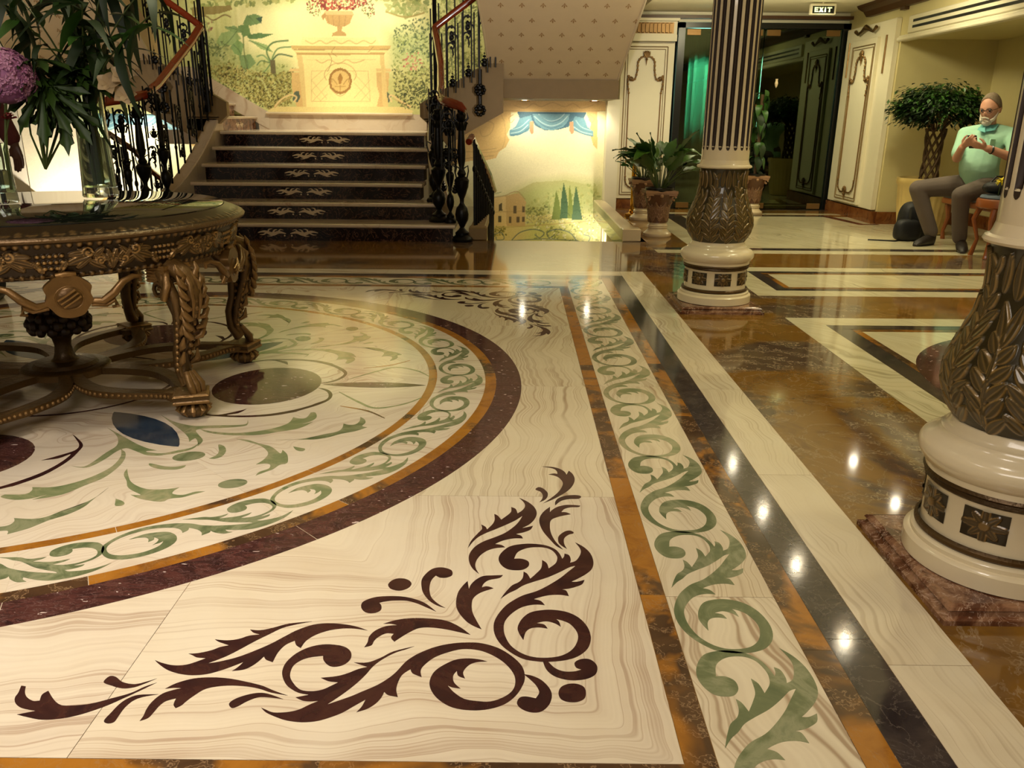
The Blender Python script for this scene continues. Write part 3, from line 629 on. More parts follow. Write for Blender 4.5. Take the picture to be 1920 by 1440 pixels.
# acanthus scroll unit (same drawing as the corner scroll), local: x across 0..0.242, y along
UNIT = [(x+.037, y-1.41) for x, y in crom(dec(CORNER['P']), 4)]
PT = .478
def unit_at(fn, mat): flat('green_scroll', [fn(x, y) for x, y in UNIT], Z2 if fn.__name__ != 'polar' else Z3, mat)
nY = 9
sy_ = (2*HY+.5)/nY; 
for i in range(nY):
    y0 = Y0 - .21 + i*sy_
    m = 'greenp' if i in (3, 4) else 'green'
    unit_at(lambda x, y: (X1+.066+x*.97, y0+y*sy_/PT), m)
    unit_at(lambda x, y: (X0-.066-x*.97, y0+y*sy_/PT), m)
sx_ = (2*HX-.1)/nY
for i in range(nY):
    x0 = X0+.05 + i*sx_
    unit_at(lambda x, y: (x0+sx_-y*sx_/PT, Y1+.066+x*.97), 'green')
    unit_at(lambda x, y: (x0+y*sx_/PT, Y0-.066-x*.97), 'green')
NR = 22
for k in range(NR):
    def polar(x, y, k=k):
        r = RR-.345+x*.76; a = (k+.3+y/PT)*2*PI/NR; return (CX+r*math.cos(a), CY+r*math.sin(a))
    unit_at(polar, 'greenp' if k % 3 == 1 else 'green')
# centre ornament, traced in the sector of the blue lens and repeated
MC = Vector((-1.80, 3.20))
def med(name, poly, mat, z=Z3, mirror=True, reps=4, h=.0005):
    base = [(x-MC.x, y-MC.y) for x, y in poly]
    vs = [base]
    if mirror: vs.append([(-y, -x) for x, y in base])
    for b in vs:
        for k in range(reps):
            c, s = math.cos(k*PI/2), math.sin(k*PI/2)
            flat(name, [(MC.x+x*c-y*s, MC.y+x*s+y*c) for x, y in b], z, mat, h)
circ = lambda cx, cy, rx, ry, rot=0, n=36: [(cx+rx*math.cos(t)*math.cos(rot)-ry*math.sin(t)*math.sin(rot), cy+rx*math.cos(t)*math.sin(rot)+ry*math.sin(t)*math.cos(rot)) for t in [2*PI*i/n for i in range(n)]]
lens = lambda x0, y0, x1, y1, w, n=12: stroke([(x0+(x1-x0)*i/8, y0+(y1-y0)*i/8) for i in range(9)], [w*math.sin(PI*i/8)**.8 for i in range(9)], 3)
med('purple_disc', circ(-1.01, 3.2, .215, .245), 'purple', mirror=False)
med('purple_spear', lens(-.785, 3.215, -.36, 3.215, .036), 'purple', mirror=False)
med('blue_lens', lens(-1.485, 2.86, -1.115, 2.53, .075), 'blue', mirror=False)
med('green_dot', circ(-1.05, 2.45, .05, .038, .3), 'green', mirror=False)
med('green_dot', circ(-.84, 2.245, .042, .032, .3), 'green', mirror=False)
for key, mt in (('acanthus', 'greenp'), ('comma', 'greenp'), ('comma2', 'greenp'), ('leafC', 'green'), ('leafB', 'greenp'), ('leafA', 'greenp'), ('darkarc', 'plum')):
    med('green_leaf' if key != 'darkarc' else 'purple_arc', crom(dec(MED[key]), 4), mt)
med('green_leaf', crom(dec(MED['frame']), 4), 'greenp', mirror=False)
med('thin_stem', stroke([(-.70, 3.12), (-.6, 3.0), (-.52, 2.93), (-.42, 2.98), (-.36, 3.06)], [.002, .006, .007, .005, .002]), 'greenp')
med('thin_stem', stroke([(-.66, 2.95), (-.55, 2.9), (-.47, 2.82)], [.002, .006, .002]), 'gold_m')
for k in range(1, 2):
    flat('purple_ring', [(MC.x+.40*math.cos(t), MC.y+.40*math.sin(t)) for t in np.linspace(0, 2*PI, 72, endpoint=False)] , Z3, 'purple')
    flat('onyx_disc', [(MC.x+.385*math.cos(t), MC.y+.385*math.sin(t)) for t in np.linspace(0, 2*PI, 72, endpoint=False)], Z4, 'onyx_d')
# right-hand panels
def panel(x0, y0, x1, y1, dark=.1, amber=True):
    n = max(2, int((x1-x0)/.9)); b = .17
    for (a, c) in cuts(x0, x1, n, .05): slab('onyx_band', a, y1-b, c, y1, Z1, 'onyx_w'); slab('onyx_band', a, y0, c, y0+b, Z1, 'onyx_w')
    for (a, c) in cuts(y0+b, y1-b, max(1, int((y1-y0)/.9)), .03): slab('onyx_band', x0, a, x0+b, c, Z1, 'onyx_w'); slab('onyx_band', x1-b, a, x1, c, Z1, 'onyx_w')
    d0 = b; d1 = b+dark; k = 'black'
    for o0, o1, m, nm in ((d0, d1, 'black', 'black_band'), (d1, d1+.04, 'gold_m', 'amber_band')):
        slab(nm, x0+o0, y1-o1*.95, x1-o0, y1-o0, Z1, m); slab(nm, x0+o0, y0+o0, x1-o0, y0+o1*.95, Z1, m)
        slab(nm, x0+o0, y0+o1*.95, x0+o1, y1-o1*.95, Z1, m); slab(nm, x1-o1, y0+o1*.95, x1-o0, y1-o1*.95, Z1, m)
    e = d1+.04
    for (a, c) in cuts(x0+e, x1-e, n): slab('onyx_slab', a, y0+e, c, y1-e, Z1, 'onyx_w')
panel(1.53, 1.95, 3.9, 4.51)
for k in range(10):
    arc_piece('purple_ring_stone', .82, .95, k*PI/5, (k+1)*PI/5, Z2, 'purple', 10, (2.72, 3.23))
    arc_piece('amber_ring_stone', .70, .82, k*PI/5, (k+1)*PI/5, Z2, 'gold_m', 10, (2.72, 3.23))
flat('onyx_disc', [(2.72+.7*math.cos(t), 3.23+.7*math.sin(t)) for t in np.linspace(0, 2*PI, 60, endpoint=False)], Z2, 'onyx_w')
panel(1.55, 5.12, 3.9, 6.18, .08)
# far field by the doors
for a, c in cuts(1.2, 4.9, 4): slab('onyx_band', a, 6.86, c, 7.04, Z1, 'onyx_w')
slab('black_band', 1.2, 7.05, 4.9, 7.17, Z1, 'black')
for (xa, xb) in cuts(1.95, 4.9, 3):
    for (ya, yb) in cuts(7.18, 9.7, 3): slab('onyx_slab', xa, ya, xb, yb, Z1, 'onyx_w')
slab('onyx_band', 1.55, 7.18, 1.75, 9.9, Z1, 'onyx_w'); slab('black_band', 1.76, 7.18, 1.94, 9.9, Z1, 'black')
slab('black_band', 1.95, 9.71, 3.6, 9.83, Z1, 'black'); slab('onyx_band', 1.76, 9.9, 4.0, 10.05, Z1, 'onyx_w')
flat('black_band', [(3.6, 9.71), (3.72, 8.95), (3.95, 8.95), (3.95, 9.03), (3.8, 9.03), (3.7, 9.83), (3.6, 9.83)], Z2, 'purple')

# ================================================================ ROOM SHELL
def struct(name, mb, mat, **k): return tag(mb.obj(name, mat, **k), kind='structure')
struct('ceiling', MB().box(.9, -2, 2.28, 6, 6.6, 2.4).box(1.45, 6.6, 2.28, 6, 10.7, 2.4).box(-8, -2, 3.6, .9, 6.6, 3.7).box(.88, -2, 2.28, .9, 6.6, 3.6).box(.88, 6.58, 2.4, 1.45, 6.6, 3.6).box(1.43, 6.6, 2.4, 1.45, 10.7, 4.0).box(-8, 6.6, 3.9, 1.45, 10.7, 4.0), 'wallw')
# back wall: behind murals, wells and the panelled pier
wb = MB().box(-8, 10.56, -1.4, 1.9, 10.7, 4.0).box(1.9, 10.56, 2.17, 6, 10.7, 2.4).box(4.02, 10.5, -.1, 6, 10.7, 2.4)
wall_back = struct('wall_back', wb, 'wallw')
struct('wall_left', MB().box(-8, -2, 0, -7.9, 10.7, 4), 'wallw')
# well lining
struct('wall_well', MB().box(1.105, 7.5, -1.4, 1.2, 10.5, 0.0).box(-.4, 7.5, -1.4, -.28, 10.5, 0).box(-.4, 7.38, -1.4, 1.12, 7.5, -.125)
       .box(-4.0, 7.5, -1.4, -3.88, 10.5, 0).box(-6.12, 7.5, -1.4, -6.0, 10.5, 0).box(-6.2, 7.38, -1.4, -3.9, 7.5, -.125).box(-6.2, 7.4, -1.5, 1.2, 10.6, -1.4), 'wall')
# well curbs (low marble walls) with end blocks
for i, (x, s) in enumerate(((1.06, 1), (-.34, -1), (-3.94, 1), (-6.06, -1))):
    cb = MB(); cb.bbox(x-.07, 7.62, .0, x+.07, 10.5, .1, .01); cb.bbox(x-.075, 7.5, 0, x+.09, 7.66, .115, .008)
    tag(cb.obj('trim_%d' % (i+1), 'stone' if i in (0, 3) else 'tan'), kind='structure')
# painted murals
def paint(name, x0, x1, z0, z1, y, step, bg, feats, seed=3):
    rs = np.random.RandomState(seed)
    nx = int((x1-x0)/step); nz = int((z1-z0)/step)
    X, Z = np.meshgrid(np.linspace(x0, x1, nx+1), np.linspace(z0, z1, nz+1))
    C = np.zeros(X.shape+(3,)); C[:] = bg
    def region(pts, pad=0):
        a = np.array(pts); i0 = max(0, int((a[:, 0].min()-pad-x0)/step)); i1 = min(nx+1, int((a[:, 0].max()+pad-x0)/step)+2)
        j0 = max(0, int((a[:, 1].min()-pad-z0)/step)); j1 = min(nz+1, int((a[:, 1].max()+pad-z0)/step)+2)
        return slice(j0, j1), slice(i0, i1)
    def inside(px, pz, pts):
        c = np.zeros(px.shape, bool); n = len(pts)
        for i in range(n):
            xa, za = pts[i]; xb, zb = pts[(i+1) % n]
            if za == zb: continue
            c ^= ((za > pz) != (zb > pz)) & (px < (xb-xa)*(pz-za)/(zb-za)+xa)
        return c
    def segd(px, pz, a, b):
        d = (b[0]-a[0], b[1]-a[1]); L = d[0]**2+d[1]**2+1e-12
        t = np.clip(((px-a[0])*d[0]+(pz-a[1])*d[1])/L, 0, 1); return np.hypot(px-a[0]-t*d[0], pz-a[1]-t*d[1])
    for line in feats.strip().split('\n'):
        k, col, pts, ex = line.split('|'); cols = [np.array([float(v) for v in c.split(',')]) for c in col.split('/')]
        pts = [tuple(float(v)/1000 for v in p.split(',')) for p in pts.split()]
        if k in 'PG':
            pad = .12 if k == 'G' else 0; r = region(pts, pad)
            if X[r].size == 0: continue
            m = inside(X[r], Z[r], pts).astype(float)
            if k == 'G':
                d = np.min([segd(X[r], Z[r], pts[i], pts[(i+1) % len(pts)]) for i in range(len(pts))], 0)
                sd = np.where(m > 0, d, -d); m = np.clip(.5+sd/.2, 0, 1)
            else:
                cc = np.array(pts).mean(0); cols0 = cols[0]
            C[r] = C[r]*(1-m[..., None]) + cols[0]*m[..., None]
        elif k == 'S':
            wd = float(ex)/1000/2*1.25; q = crom([(a, b, 0) for a, b in pts], 4, False) if len(pts) > 2 and pts[0] != pts[-1] else pts
            r = region(q, wd)
            if X[r].size == 0: continue
            d = np.full(X[r].shape, 9.)
            for i in range(len(q)-1): d = np.minimum(d, segd(X[r], Z[r], q[i], q[i+1]))
            m = np.clip((wd-d)/step+.5, 0, 1)
            C[r] = C[r]*(1-m[..., None]) + cols[0]*m[..., None]
        elif k == 'B':
            n, sz = ex.split(','); n = int(n); sz = float(sz)/1000; a = np.array(pts)
            cand = rs.rand(n*4, 2)*(a.max(0)-a.min(0))+a.min(0); ok = inside(cand[:, 0], cand[:, 1], pts); cand = cand[ok][:n]
            for cx, cz in cand:
                s1 = sz*rs.uniform(.6, 1.4); ang = rs.rand()*3.14; c, s = math.cos(ang), math.sin(ang)
                r = region([(cx-s1, cz-s1), (cx+s1, cz+s1)])
                dx = X[r]-cx; dz = Z[r]-cz
                m = (((dx*c+dz*s)/s1)**2+((dz*c-dx*s)/(s1*.55))**2 < 1).astype(float)*.85
                C[r] = C[r]*(1-m[..., None]) + (cols[rs.randint(len(cols))]+rs.uniform(-10, 10))*m[..., None]
    C += rs.normal(0, 3, C.shape[:2])[..., None]
    C = C*.80 + C.mean(2, keepdims=True)*.20; C = (C-128)*1.06+134
    c = np.clip(C/255, 0, 1); c = np.where(c <= .04045, c/12.92, ((c+.055)/1.055)**2.4)
    vs = np.stack([X.ravel(), np.full(X.size, y), Z.ravel()], 1)
    k = np.arange((nx+1)*nz).reshape(nz, nx+1)[:, :-1].ravel()
    fs = np.stack([k, k+1, k+nx+2, k+nx+1], 1)
    me = bpy.data.meshes.new(name); me.vertices.add(len(vs)); me.vertices.foreach_set('co', vs.ravel())
    me.loops.add(fs.size); me.loops.foreach_set('vertex_index', fs.ravel())
    me.polygons.add(len(fs)); me.polygons.foreach_set('loop_start', np.arange(len(fs))*4); me.polygons.foreach_set('loop_total', np.full(len(fs), 4))
    me.update(calc_edges=True)
    at = me.color_attributes.new('Col', 'FLOAT_COLOR', 'POINT'); at.data.foreach_set('color', np.c_[c.reshape(-1, 3), np.ones(X.size)].ravel())
    return link(name, me, 'paint')
o = paint('garden_mural', -5.2, -.32, 1.08, 3.3, 10.49, .0085, (205, 205, 118), MURAL_MAIN)
tag(o, 'wall painting of a garden pedestal with a fruit urn above the stair landing', 'painting')
o = paint('villa_mural', -.98, 1.1, -1.0, 1.3, 10.54, .008, (236, 228, 168), MURAL_WELL)
tag(o, 'wall painting of blue swags and a villa in the stairwell beside the stairs', 'painting')
LW = MURAL_WELL.split('\n'); LW = [l for l in LW if l.startswith(('G|238', 'P|56,104', 'P|98,150', 'S|180,210', 'P|90,144', 'S|50,96', 'S|170,202', 'P|226,184,100'))]
def shiftx(l):
    a = l.split('|'); a[2] = ' '.join('%d,%s' % (-int(p.split(',')[0])-4150, p.split(',')[1]) for p in a[2].split()); return '|'.join(a)
o = paint('curtain_mural', -6.1, -3.2, -1.0, 1.3, 10.54, .012, (246, 232, 186), '\n'.join(shiftx(l) for l in LW))
tag(o, 'painted wall with blue drapery in the stairwell behind the round table', 'painting')

# ================================================================ STAIRCASE
SX = -2.03
stair = thing('staircase', (SX, 7.36, 0), 'wide marble staircase of six pale treads over dark risers with scroll inlays', 'staircase')
def motif():
    b = MB()
    half = stroke([(.0, 0), (.06, .012), (.12, -.004), (.19, .018), (.25, .008)], [.003, .012, .016, .010, .002])
    fr = [stroke([(.07, .01), (.05, .035), (.02, .03)], [.008, .005, .001]), stroke([(.12, .0), (.10, .03), (.075, .035)], [.009, .006, .001]),
          stroke([(.16, .008), (.15, .035), (.12, .042)], [.008, .006, .001]), stroke([(.10, .0), (.13, -.02), (.17, -.022)], [.007, .005, .001]),
          stroke([(.17, .01), (.20, -.008), (.235, -.01)], [.007, .005, .001]), circ(.012, -.018, .008, .008, 0, 10)]
    for p in [half]+fr:
        for s in (1, -1): b.prism([(s*(x+.02), z) for x, z in p], 0, .0015, ax='y')
    return b.mesh('scroll_inlay')
MOT = motif(); MOT.materials.append(M['stone'])
HS, TD = .152, .34
for k in range(6):
    y = k*TD; z = k*HS
    hl, hr = (1.42, 1.5) if k == 0 else ((1.3, 1.35) if k == 1 else (1.08, 1.14))
    if k == 5: hl, hr = 1.1, 1.08
    b = MB().box(-hl+.02, y+.03, z, hr-.02, y+.32, z+HS-.035)
    rs_ = b.obj('riser', 'riser', stair)
    t = MB(); y2 = y+TD+.05 if k < 5 else y+TD+.0
    nos = [(y-.005+.018-.018*math.sin(a), z+HS-.0175+.0175*math.cos(a)) for a in np.linspace(0, PI, 7)]
    t.prism(nos+[(y2, z+HS-.035), (y2, z+HS)], -hl, hr, ax='x'); t.obj('tread', 'step', stair)
    link('scroll_inlay', MOT, None, rs_, (0, y+.0285, z+.06))
ld = MB().box(-1.1, 5*TD+.34, 5*HS+HS-.15, 1.08, 3.13, 6*HS).box(-1.9, 5*TD+.36, 5*HS+HS-.15, -1.1, 3.13, 6*HS)
ld.obj('landing', 'step', stair)
MB().box(-1.1, 3.10, 6*HS, 1.0, 3.14, 1.10).obj('skirting', 'step', stair)
MB().bbox(-1.0, 3.07, 1.085, .78, 3.14, 1.115, .01).obj('skirting_cap', 'stone', stair)
# curved cheek walls
for s in (1, -1):
    n = 14; b = MB(); secs = []
    for i in range(n+1):
        t = i/n; y = .72+1.15*t+.0; z = .36+.76*(t**1.15) ; x = 1.10+.16*(1-t)**2 + (.02 if s < 0 else 0); w_ = .13+.10*(1-t)*0
        secs.append((x, x+w_, y, z))
    vs = []; fs = []
    for x0, x1, y, z in secs: vs += [(s*x0, y, 0.0), (s*x1, y, 0.0), (s*x1, y, z-.01), (s*(x1-.01), y, z), (s*(x0+.01), y, z), (s*x0, y, z-.01)]
    for i in range(n):
        for k in range(6): j = (k+1) % 6; q = (i*6+k, i*6+j, i*6+6+j, i*6+6+k); fs.append(q if s > 0 else q[::-1])
    fs += [(0, 1, 2, 3, 4, 5)[::1 if s < 0 else -1], tuple(n*6+k for k in range(6))[::-1 if s < 0 else 1]]
    b.add(vs, fs).obj('cheek_wall', 'step', stair, smooth=True, ang=30)

# upper flights left and right, winder slabs and returning flights with papered soffits
def flight(s):
    nm = 'right' if s > 0 else 'left'
    fl = thing('stair_flight', (SX, 9.1, 0), 'upper stair flight rising to the %s of the landing with papered underside' % nm, 'staircase')
    X = lambda x: s*x
    off = 0 if s > 0 else .05
    # rising steps along the back wall
    for k in range(3):
        x0 = 1.09+k*.25+off; z = .912+k*.15
        r = MB().box(min(X(x0), X(x0+.3)), .1 if k else .0, z, max(X(x0), X(x0+.3)), 1.36, z+.12).obj('riser', 'plinth', fl)
        q = link('scroll_inlay', MOT, None, r, (X(x0-.001), .75, z+.05)); q.rotation_euler.z = PI/2*s; q.scale = (.5, 1, .9)
        MB().bbox(min(X(x0-.03), X(x0+.3)), .1 if k else -.0, z+.12, max(X(x0-.03), X(x0+.3)), 1.36, z+.15, .01).obj('tread', 'step', fl)
    # wall stringer (white marble skirting that climbs)
    MB().prism([(X(.92+off), .912), (X(.92+off), 1.11), (X(1.8+off), 1.62), (X(3.2), 1.62), (X(3.2), 1.4), (X(1.9), 1.4)], -1.385, -1.355, ax='y').obj('wall_stringer', 'step', fl)
    # near stringer
    MB().prism([(X(1.02), 1.07), (X(1.02), 1.2), (X(1.76), 1.63), (X(1.76), 1.70), (X(1.9), 1.72), (X(1.9), 1.12), (X(1.5), .90), (X(1.30), .78), (X(1.18), .93)], -.08, -.0, ax='y').obj('stringer', 'tan', fl)
    # winder slab
    MB().box(min(X(1.76), X(3.13)), .2, 1.27, max(X(1.76), X(3.13)), 1.38, 1.46).obj('landing_slab', 'tan', fl)
    # returning flight: sloped soffit with flare and side walls
    n = 16; vs = []; fs = []
    for i in range(n+1):
        t = i/n; y = .22-2.6*t; z = 1.46+.66*(2.6*t) + .10*math.exp(-t*18)*0
        xi = 1.76-.42*(1-math.cos(t*PI/2))-.02; xo = 3.12+.28*t
        vs += [(X(xi), y, z), (X(xo), y, z), (X(xo), y, z+.32), (X(xi), y, z+.32)]
    for i in range(n):
        for k in range(4): j = (k+1) % 4; q = (i*4+k, i*4+j, i*4+4+j, i*4+4+k); fs.append(q if s < 0 else q[::-1])
    so = MB().add(vs, fs).obj('soffit', 'soff', fl, smooth=True, ang=30)
    fd = MB()                                        # little printed motif, a flat lily shape
    for p in (circ(0, .016, .007, .021, 0, 8), circ(-.018, .006, .006, .013, .7, 8), circ(.018, .006, .006, .013, -.7, 8), circ(0, -.012, .016, .004, 0, 8), circ(0, -.022, .005, .009, 0, 8)):
        fd.prism(p, -.001, .0)
    FM = fd.mesh('printed_motif'); FM.materials.append(M['fdl'])
    sl = math.atan(.66)
    for r_ in range(12):
        y = .14-.17*r_; t = (.22-y)/2.6; z = 1.46+.66*2.6*t
        xi = 1.76-.42*(1-math.cos(t*PI/2))+.05
        for c_ in range(9):
            x = 1.70+c_*.2+(.1 if r_ % 2 else 0)-.12
            if x < xi or x > 3.1+.28*t: continue
            q = link('printed_motif', FM, None, so, (X(x), y, z-.0015)); q.rotation_euler = (-sl, 0, 0)
    for side in (0, 1):
        tr = MB()
        P = [vs[i*4+side] for i in range(n+1)]
        tr.tube([(p[0], p[1], p[2]-.002) for p in P], .012, 6)
        tr.obj('soffit_trim', 'stone', fl)
    return fl
flight(1); flight(-1)

# ---------------------------------------------------------------- ironwork
def scroll_panel(h=.5, w=.11):
    """one ornate baluster panel: two bars with C scrolls and leaf clusters, hanging plane xz"""
    b = MB()
    for x in (-w/2, w/2): b.tube([(x, 0, 0), (x, 0, h)], .008, 6)
    def c(cx, cz, r, a0, a1, k=10, rr=.007):
        b.tube([(cx+r*(1-.5*i/k)*math.cos(a0+(a1-a0)*i/k), 0, cz+r*(1-.5*i/k)*math.sin(a0+(a1-a0)*i/k)) for i in range(k+1)], [1.4*rr*(1-.3*i/k) for i in range(k+1)], 6)
    c(0, h*.88, w*.42, PI, -1.2); c(.01, h*.76, w*.4, 0, PI*1.7); c(-.01, h*.64, w*.35, PI, -PI*.6)
    for z, r in ((.84, .02), (.78, .024), (.70, .02), (.62, .014), (.94, .016)): b.sphere((random.uniform(-.012, .012), 0, h*z), r, 7, 5, sc=(1, .5, 1.2))
    b.tube([(0, 0, h*.6), (.01, 0, h*.52), (0, 0, h*.46)], [.007, .01, .001], 6)
    # lower finial
    b.tube([(0, 0, .0), (0, 0, h*.3)], [.008, .001], 6)
    for z, r in ((.05, .035), (.11, .03), (.17, .018), (.22, .01)): b.sphere((0, 0, h*z), r, 8, 5, sc=(1, .4, .7))
    for s in (1, -1): b.tube([(0, 0, .01), (s*.03, 0, .03), (s*.04, 0, .06), (s*.02, 0, .075)], [.007, .006, .005, .003], 6)
    return b
def newel(b, x, y, z, h, sc=1):
    """turned iron newel: stepped foot, two urns with handles, leafed cap"""
    pr = [(.09, 0), (.095, .02), (.085, .035), (.06, .05), (.062, .07), (.035, .09), (.02, .11), (.03, .13), (.055, .17), (.062, .21), (.05, .26), (.03, .28), (.018, .30), (.02, .33), (.035, .36), (.058, .42), (.066, .47), (.05, .49), (.03, .50), (.04, .52), (.03, .54), (.02, .56), (.034, .62), (.036, .68), (.028, .80), (.022, .90), (.04, .92), (.045, .95), (.03, .97), (.035, .99), (.012, 1.0)]
    b.lathe([(r*sc*.72, q*h) for r, q in pr], 14, (x, y, z))
    for s in (1, -1):
        b.tube([(x+s*.02, y, z+h*.56), (x+s*.055, y, z+h*.58), (x+s*.06, y, z+h*.54), (x+s*.045, y, z+h*.48)], [.006]*4, 6)
        b.tube([(x+s*.03, y, z+h*.9), (x+s*.06, y, z+h*.93), (x+s*.05, y, z+h*.97)], [.01, .009, .003], 6)
    for k in range(8):
        a = k*PI/4; b.tube([(x+.03*math.cos(a), y+.03*math.sin(a), z+h*.84), (x+.05*math.cos(a), y+.05*math.sin(a), z+h*.9), (x+.06*math.cos(a), y+.06*math.sin(a), z+h*.885)], [.008, .008, .002], 5)
def balustrade(s, off=0):
    nm = 'right' if s > 0 else 'left'
    root = thing('stair_railing', (SX, 7.4, 0), 'black wrought iron stair railing with mahogany handrail on the %s of the stairs' % nm, 'railing')
    X = lambda x: s*(x+off)
    MB().obj
    for x, y, z, h, q in ((1.34, .2, .155, .98, 1.45), (1.56, .03, 0, 1.14, 1.4), (1.27, .5, .30, .95, 1.1), (1.45, .12, .155, .9, .8)):
        b = MB(); newel(b, X(x), y, z, h, q); b.obj('newel', 'iron', root, smooth=True)
    # climbing panels along the cheek wall
    for k in range(9):
        t = k/8; y = .62+1.18*t; x = 1.34-.12*t+.0; z = .36+.76*t**1.15
        b = MB(); b.tube([(X(x), y, z), (X(x), y, z+.78)], .011, 6)
        for q in (.25, .5): b.sphere((X(x), y, z+q), .016, 8, 6, sc=(1, 1, 1.6))
        b.obj('baluster', 'iron', root, smooth=True)
        if k % 2:
            P = link('scroll_panel', SP[k % 2], None, root, (X(x), y-.04, z+.06)); P.rotation_euler.z = PI/2
    for x, y, z, q in ((1.44, .10, .62, 1.0), (1.40, .34, .70, 1.05), (1.30, .42, .86, .9), (1.50, .02, .42, .8), (1.36, .5, .40, .8)):
        P = link('scroll_panel', SP[1], None, root, (X(x), y, z)); P.scale = (q, 1.4, q)
    # bars beside the side flight
    for k in range(9):
        t = k/8; x = 1.16+.66*t; z = 1.16+.40*t
        MB().tube([(X(x), 1.62, z), (X(x), 1.62, z+.95)], .0075, 6).obj('baluster', 'iron', root)
        if k % 2 == 0 and k < 8: link('scroll_panel', SP[0], None, root, (X(x+.05), 1.62, z+.1))
    # rosette brackets on the stringer
    for x, z in ((1.66, 1.34), (1.66, 1.14)):
        b = MB()
        for k in range(9):
            a = k*2*PI/9; b.sphere((X(x)+.045*math.cos(a), 1.59, z+.045*math.sin(a)), .02, 7, 5)
        b.lathe([(.018, -.01), (.03, 0), (.018, .01)], 10, (X(x), 1.57, z)); b.tube([(X(x), 1.6, z), (X(x), 1.6, z+.2)], .02, 6)
        b.obj('rosette', 'iron', root, smooth=True)
    # handrail: spiral end, rise along cheek, then along flight
    pts = [(X(1.60), -.02, 1.12), (X(1.56), .0, 1.155), (X(1.48), .06, 1.18), (X(1.40), .2, 1.20), (X(1.34), .42, 1.235), (X(1.33), .7, 1.33), (X(1.30), 1.1, 1.55), (X(1.24), 1.45, 1.78), (X(1.2), 1.62, 1.93)]
    pr = [Vector(p) for p in pts]
    MB().tube(pr, [.022, .036]+[.042]*7, 10, flat=.8).obj('handrail', 'mahog', root, smooth=True)
    MB().tube([(X(1.2), 1.6, 1.93), (X(1.35), 1.62, 2.04), (X(1.9), 1.62, 2.42), (X(2.3), 1.5, 2.7)], .034, 10, flat=.8).obj('handrail', 'mahog', root, smooth=True)
    MB().tube([(X(1.2), 1.62, 1.1), (X(1.2), 1.62, 3.2)], .022, 8).obj('post', 'iron', root, smooth=True)
    # descending rail into the well
    for k in range(12):
        y = .28+k*.14; z1 = .90-.0*k; zz = .12-k*.03
        b = MB(); b.tube([(X(1.66+.012*k), y, zz-.2), (X(1.66+.012*k), y, .88-k*.05)], .011, 6)
        b.sphere((X(1.66+.012*k), y, .62-k*.05), .02, 7, 5, sc=(1, 1, 1.8)); b.obj('baluster', 'iron', root, smooth=True)
    MB().tube([(X(1.62), .12, .86), (X(1.64), .25, .90), (X(1.68), .8, .74), (X(1.76), 1.3, .52), (X(1.8), 1.9, .30)], .03, 8).obj('handrail', 'mahog', root, smooth=True)
    return root
SP = []
for i in range(2):
    me = scroll_panel(.62 if i == 0 else .5, .12).mesh('scroll_panel', True, 50); me.materials.append(M['iron']); SP.append(me)
balustrade(1); balustrade(-1, -.02)

# ================================================================ RIGHT WALLS, DOOR, NICHE
def garland_panel(root, w, h, z0, y, ax='y', flip=1):
    """moulded wall panel with a gilt garland arch; local x across, z up, face towards -y"""
    m = MB()
    for d, r in ((0, .006), (.028, .004)):
        P = [(-w/2+d, -.004, z0+d), (w/2-d, -.004, z0+d), (w/2-d, -.004, z0+h-d), (-w/2+d, -.004, z0+h-d)]
        for i in range(4): m.tube([P[i], P[(i+1) % 4]], r, 6)
    m.obj('panel_moulding', 'dbrown' if 0 else 'tan', root)
    hw = w/2-.045; zt = z0+h
    pts = [(0, zt-.10), (.3*hw, zt-.12), (.48*hw, zt-.17), (.5*hw, zt-.26), (.62*hw, zt-.36), (.85*hw, zt-.37), (1.0*hw, zt-.33), (1.02*hw, zt-.42), (.95*hw, zt-.52)]
    for s in (1, -1):
        q = crom([(s*x, z, 0) for x, z in pts], 4, False)
        b = MB(); b.tube([(x, -.012, z) for x, z in q], .009, 6)
        for i, (x, z) in enumerate(q[::2]): b.sphere((x, -.016, z), .015, 6, 4, sc=(1, .6, 1))
        b.tube([(s*.95*hw, -.008, zt-.52), (s*.92*hw, -.008, z0+.22)], .007, 6)
        lo = crom([(s*.92*hw, z0+.22, 0), (s*.85*hw, z0+.13, 0), (s*.5*hw, z0+.08, 0), (.0, z0+.09, 0)], 4, False)
        b.tube([(x, -.012, z) for x, z in lo], .008, 6)
        for x, z in lo[::2]: b.sphere((x, -.014, z), .013, 6, 4, sc=(1, .6, 1))
        b.sphere((s*.85*hw, -.015, zt-.36), .028, 8, 6, sc=(1, .6, 1)); b.obj('garland', 'gild', root, smooth=True)
    for z, u in ((zt-.1, 1), (z0+.1, .7)):
        b = MB()
        for a in (-.9, -.45, 0, .45, .9): b.tube([(0, -.014, z-.03), (.04*math.sin(a), -.02, z-.03+.05*math.cos(a)*u+.02), (.05*math.sin(a), -.015, z+.03+.03*math.cos(a)*u)], [.008, .013, .002], 6)
        b.sphere((0, -.018, z-.04), .016, 8, 6); b.tube([(0, -.014, z-.04), (0, -.014, z-.11)], [.012, .001], 6); b.obj('crest', 'gild', root, smooth=True)
pier = thing('wall_panel', (1.56, 10.555, 0), 'narrow cream wall panel with gilt garland beside the stairwell mural', 'wall panel')
MB().bbox(-.30, -.05, .12, .33, 0, 1.93, .006).obj('panel_board', 'wallw', pier)
g = thing('g', (0, 0, 0), None, None); g.name = 'garland_frame'; g.parent = pier; g.location = (0, -.05, 0)
garland_panel(g, .5, 1.72, .17, 0)
MB().box(-.31, -.06, 0, .34, 0, .11).obj('skirting', 'skirtm', pier)
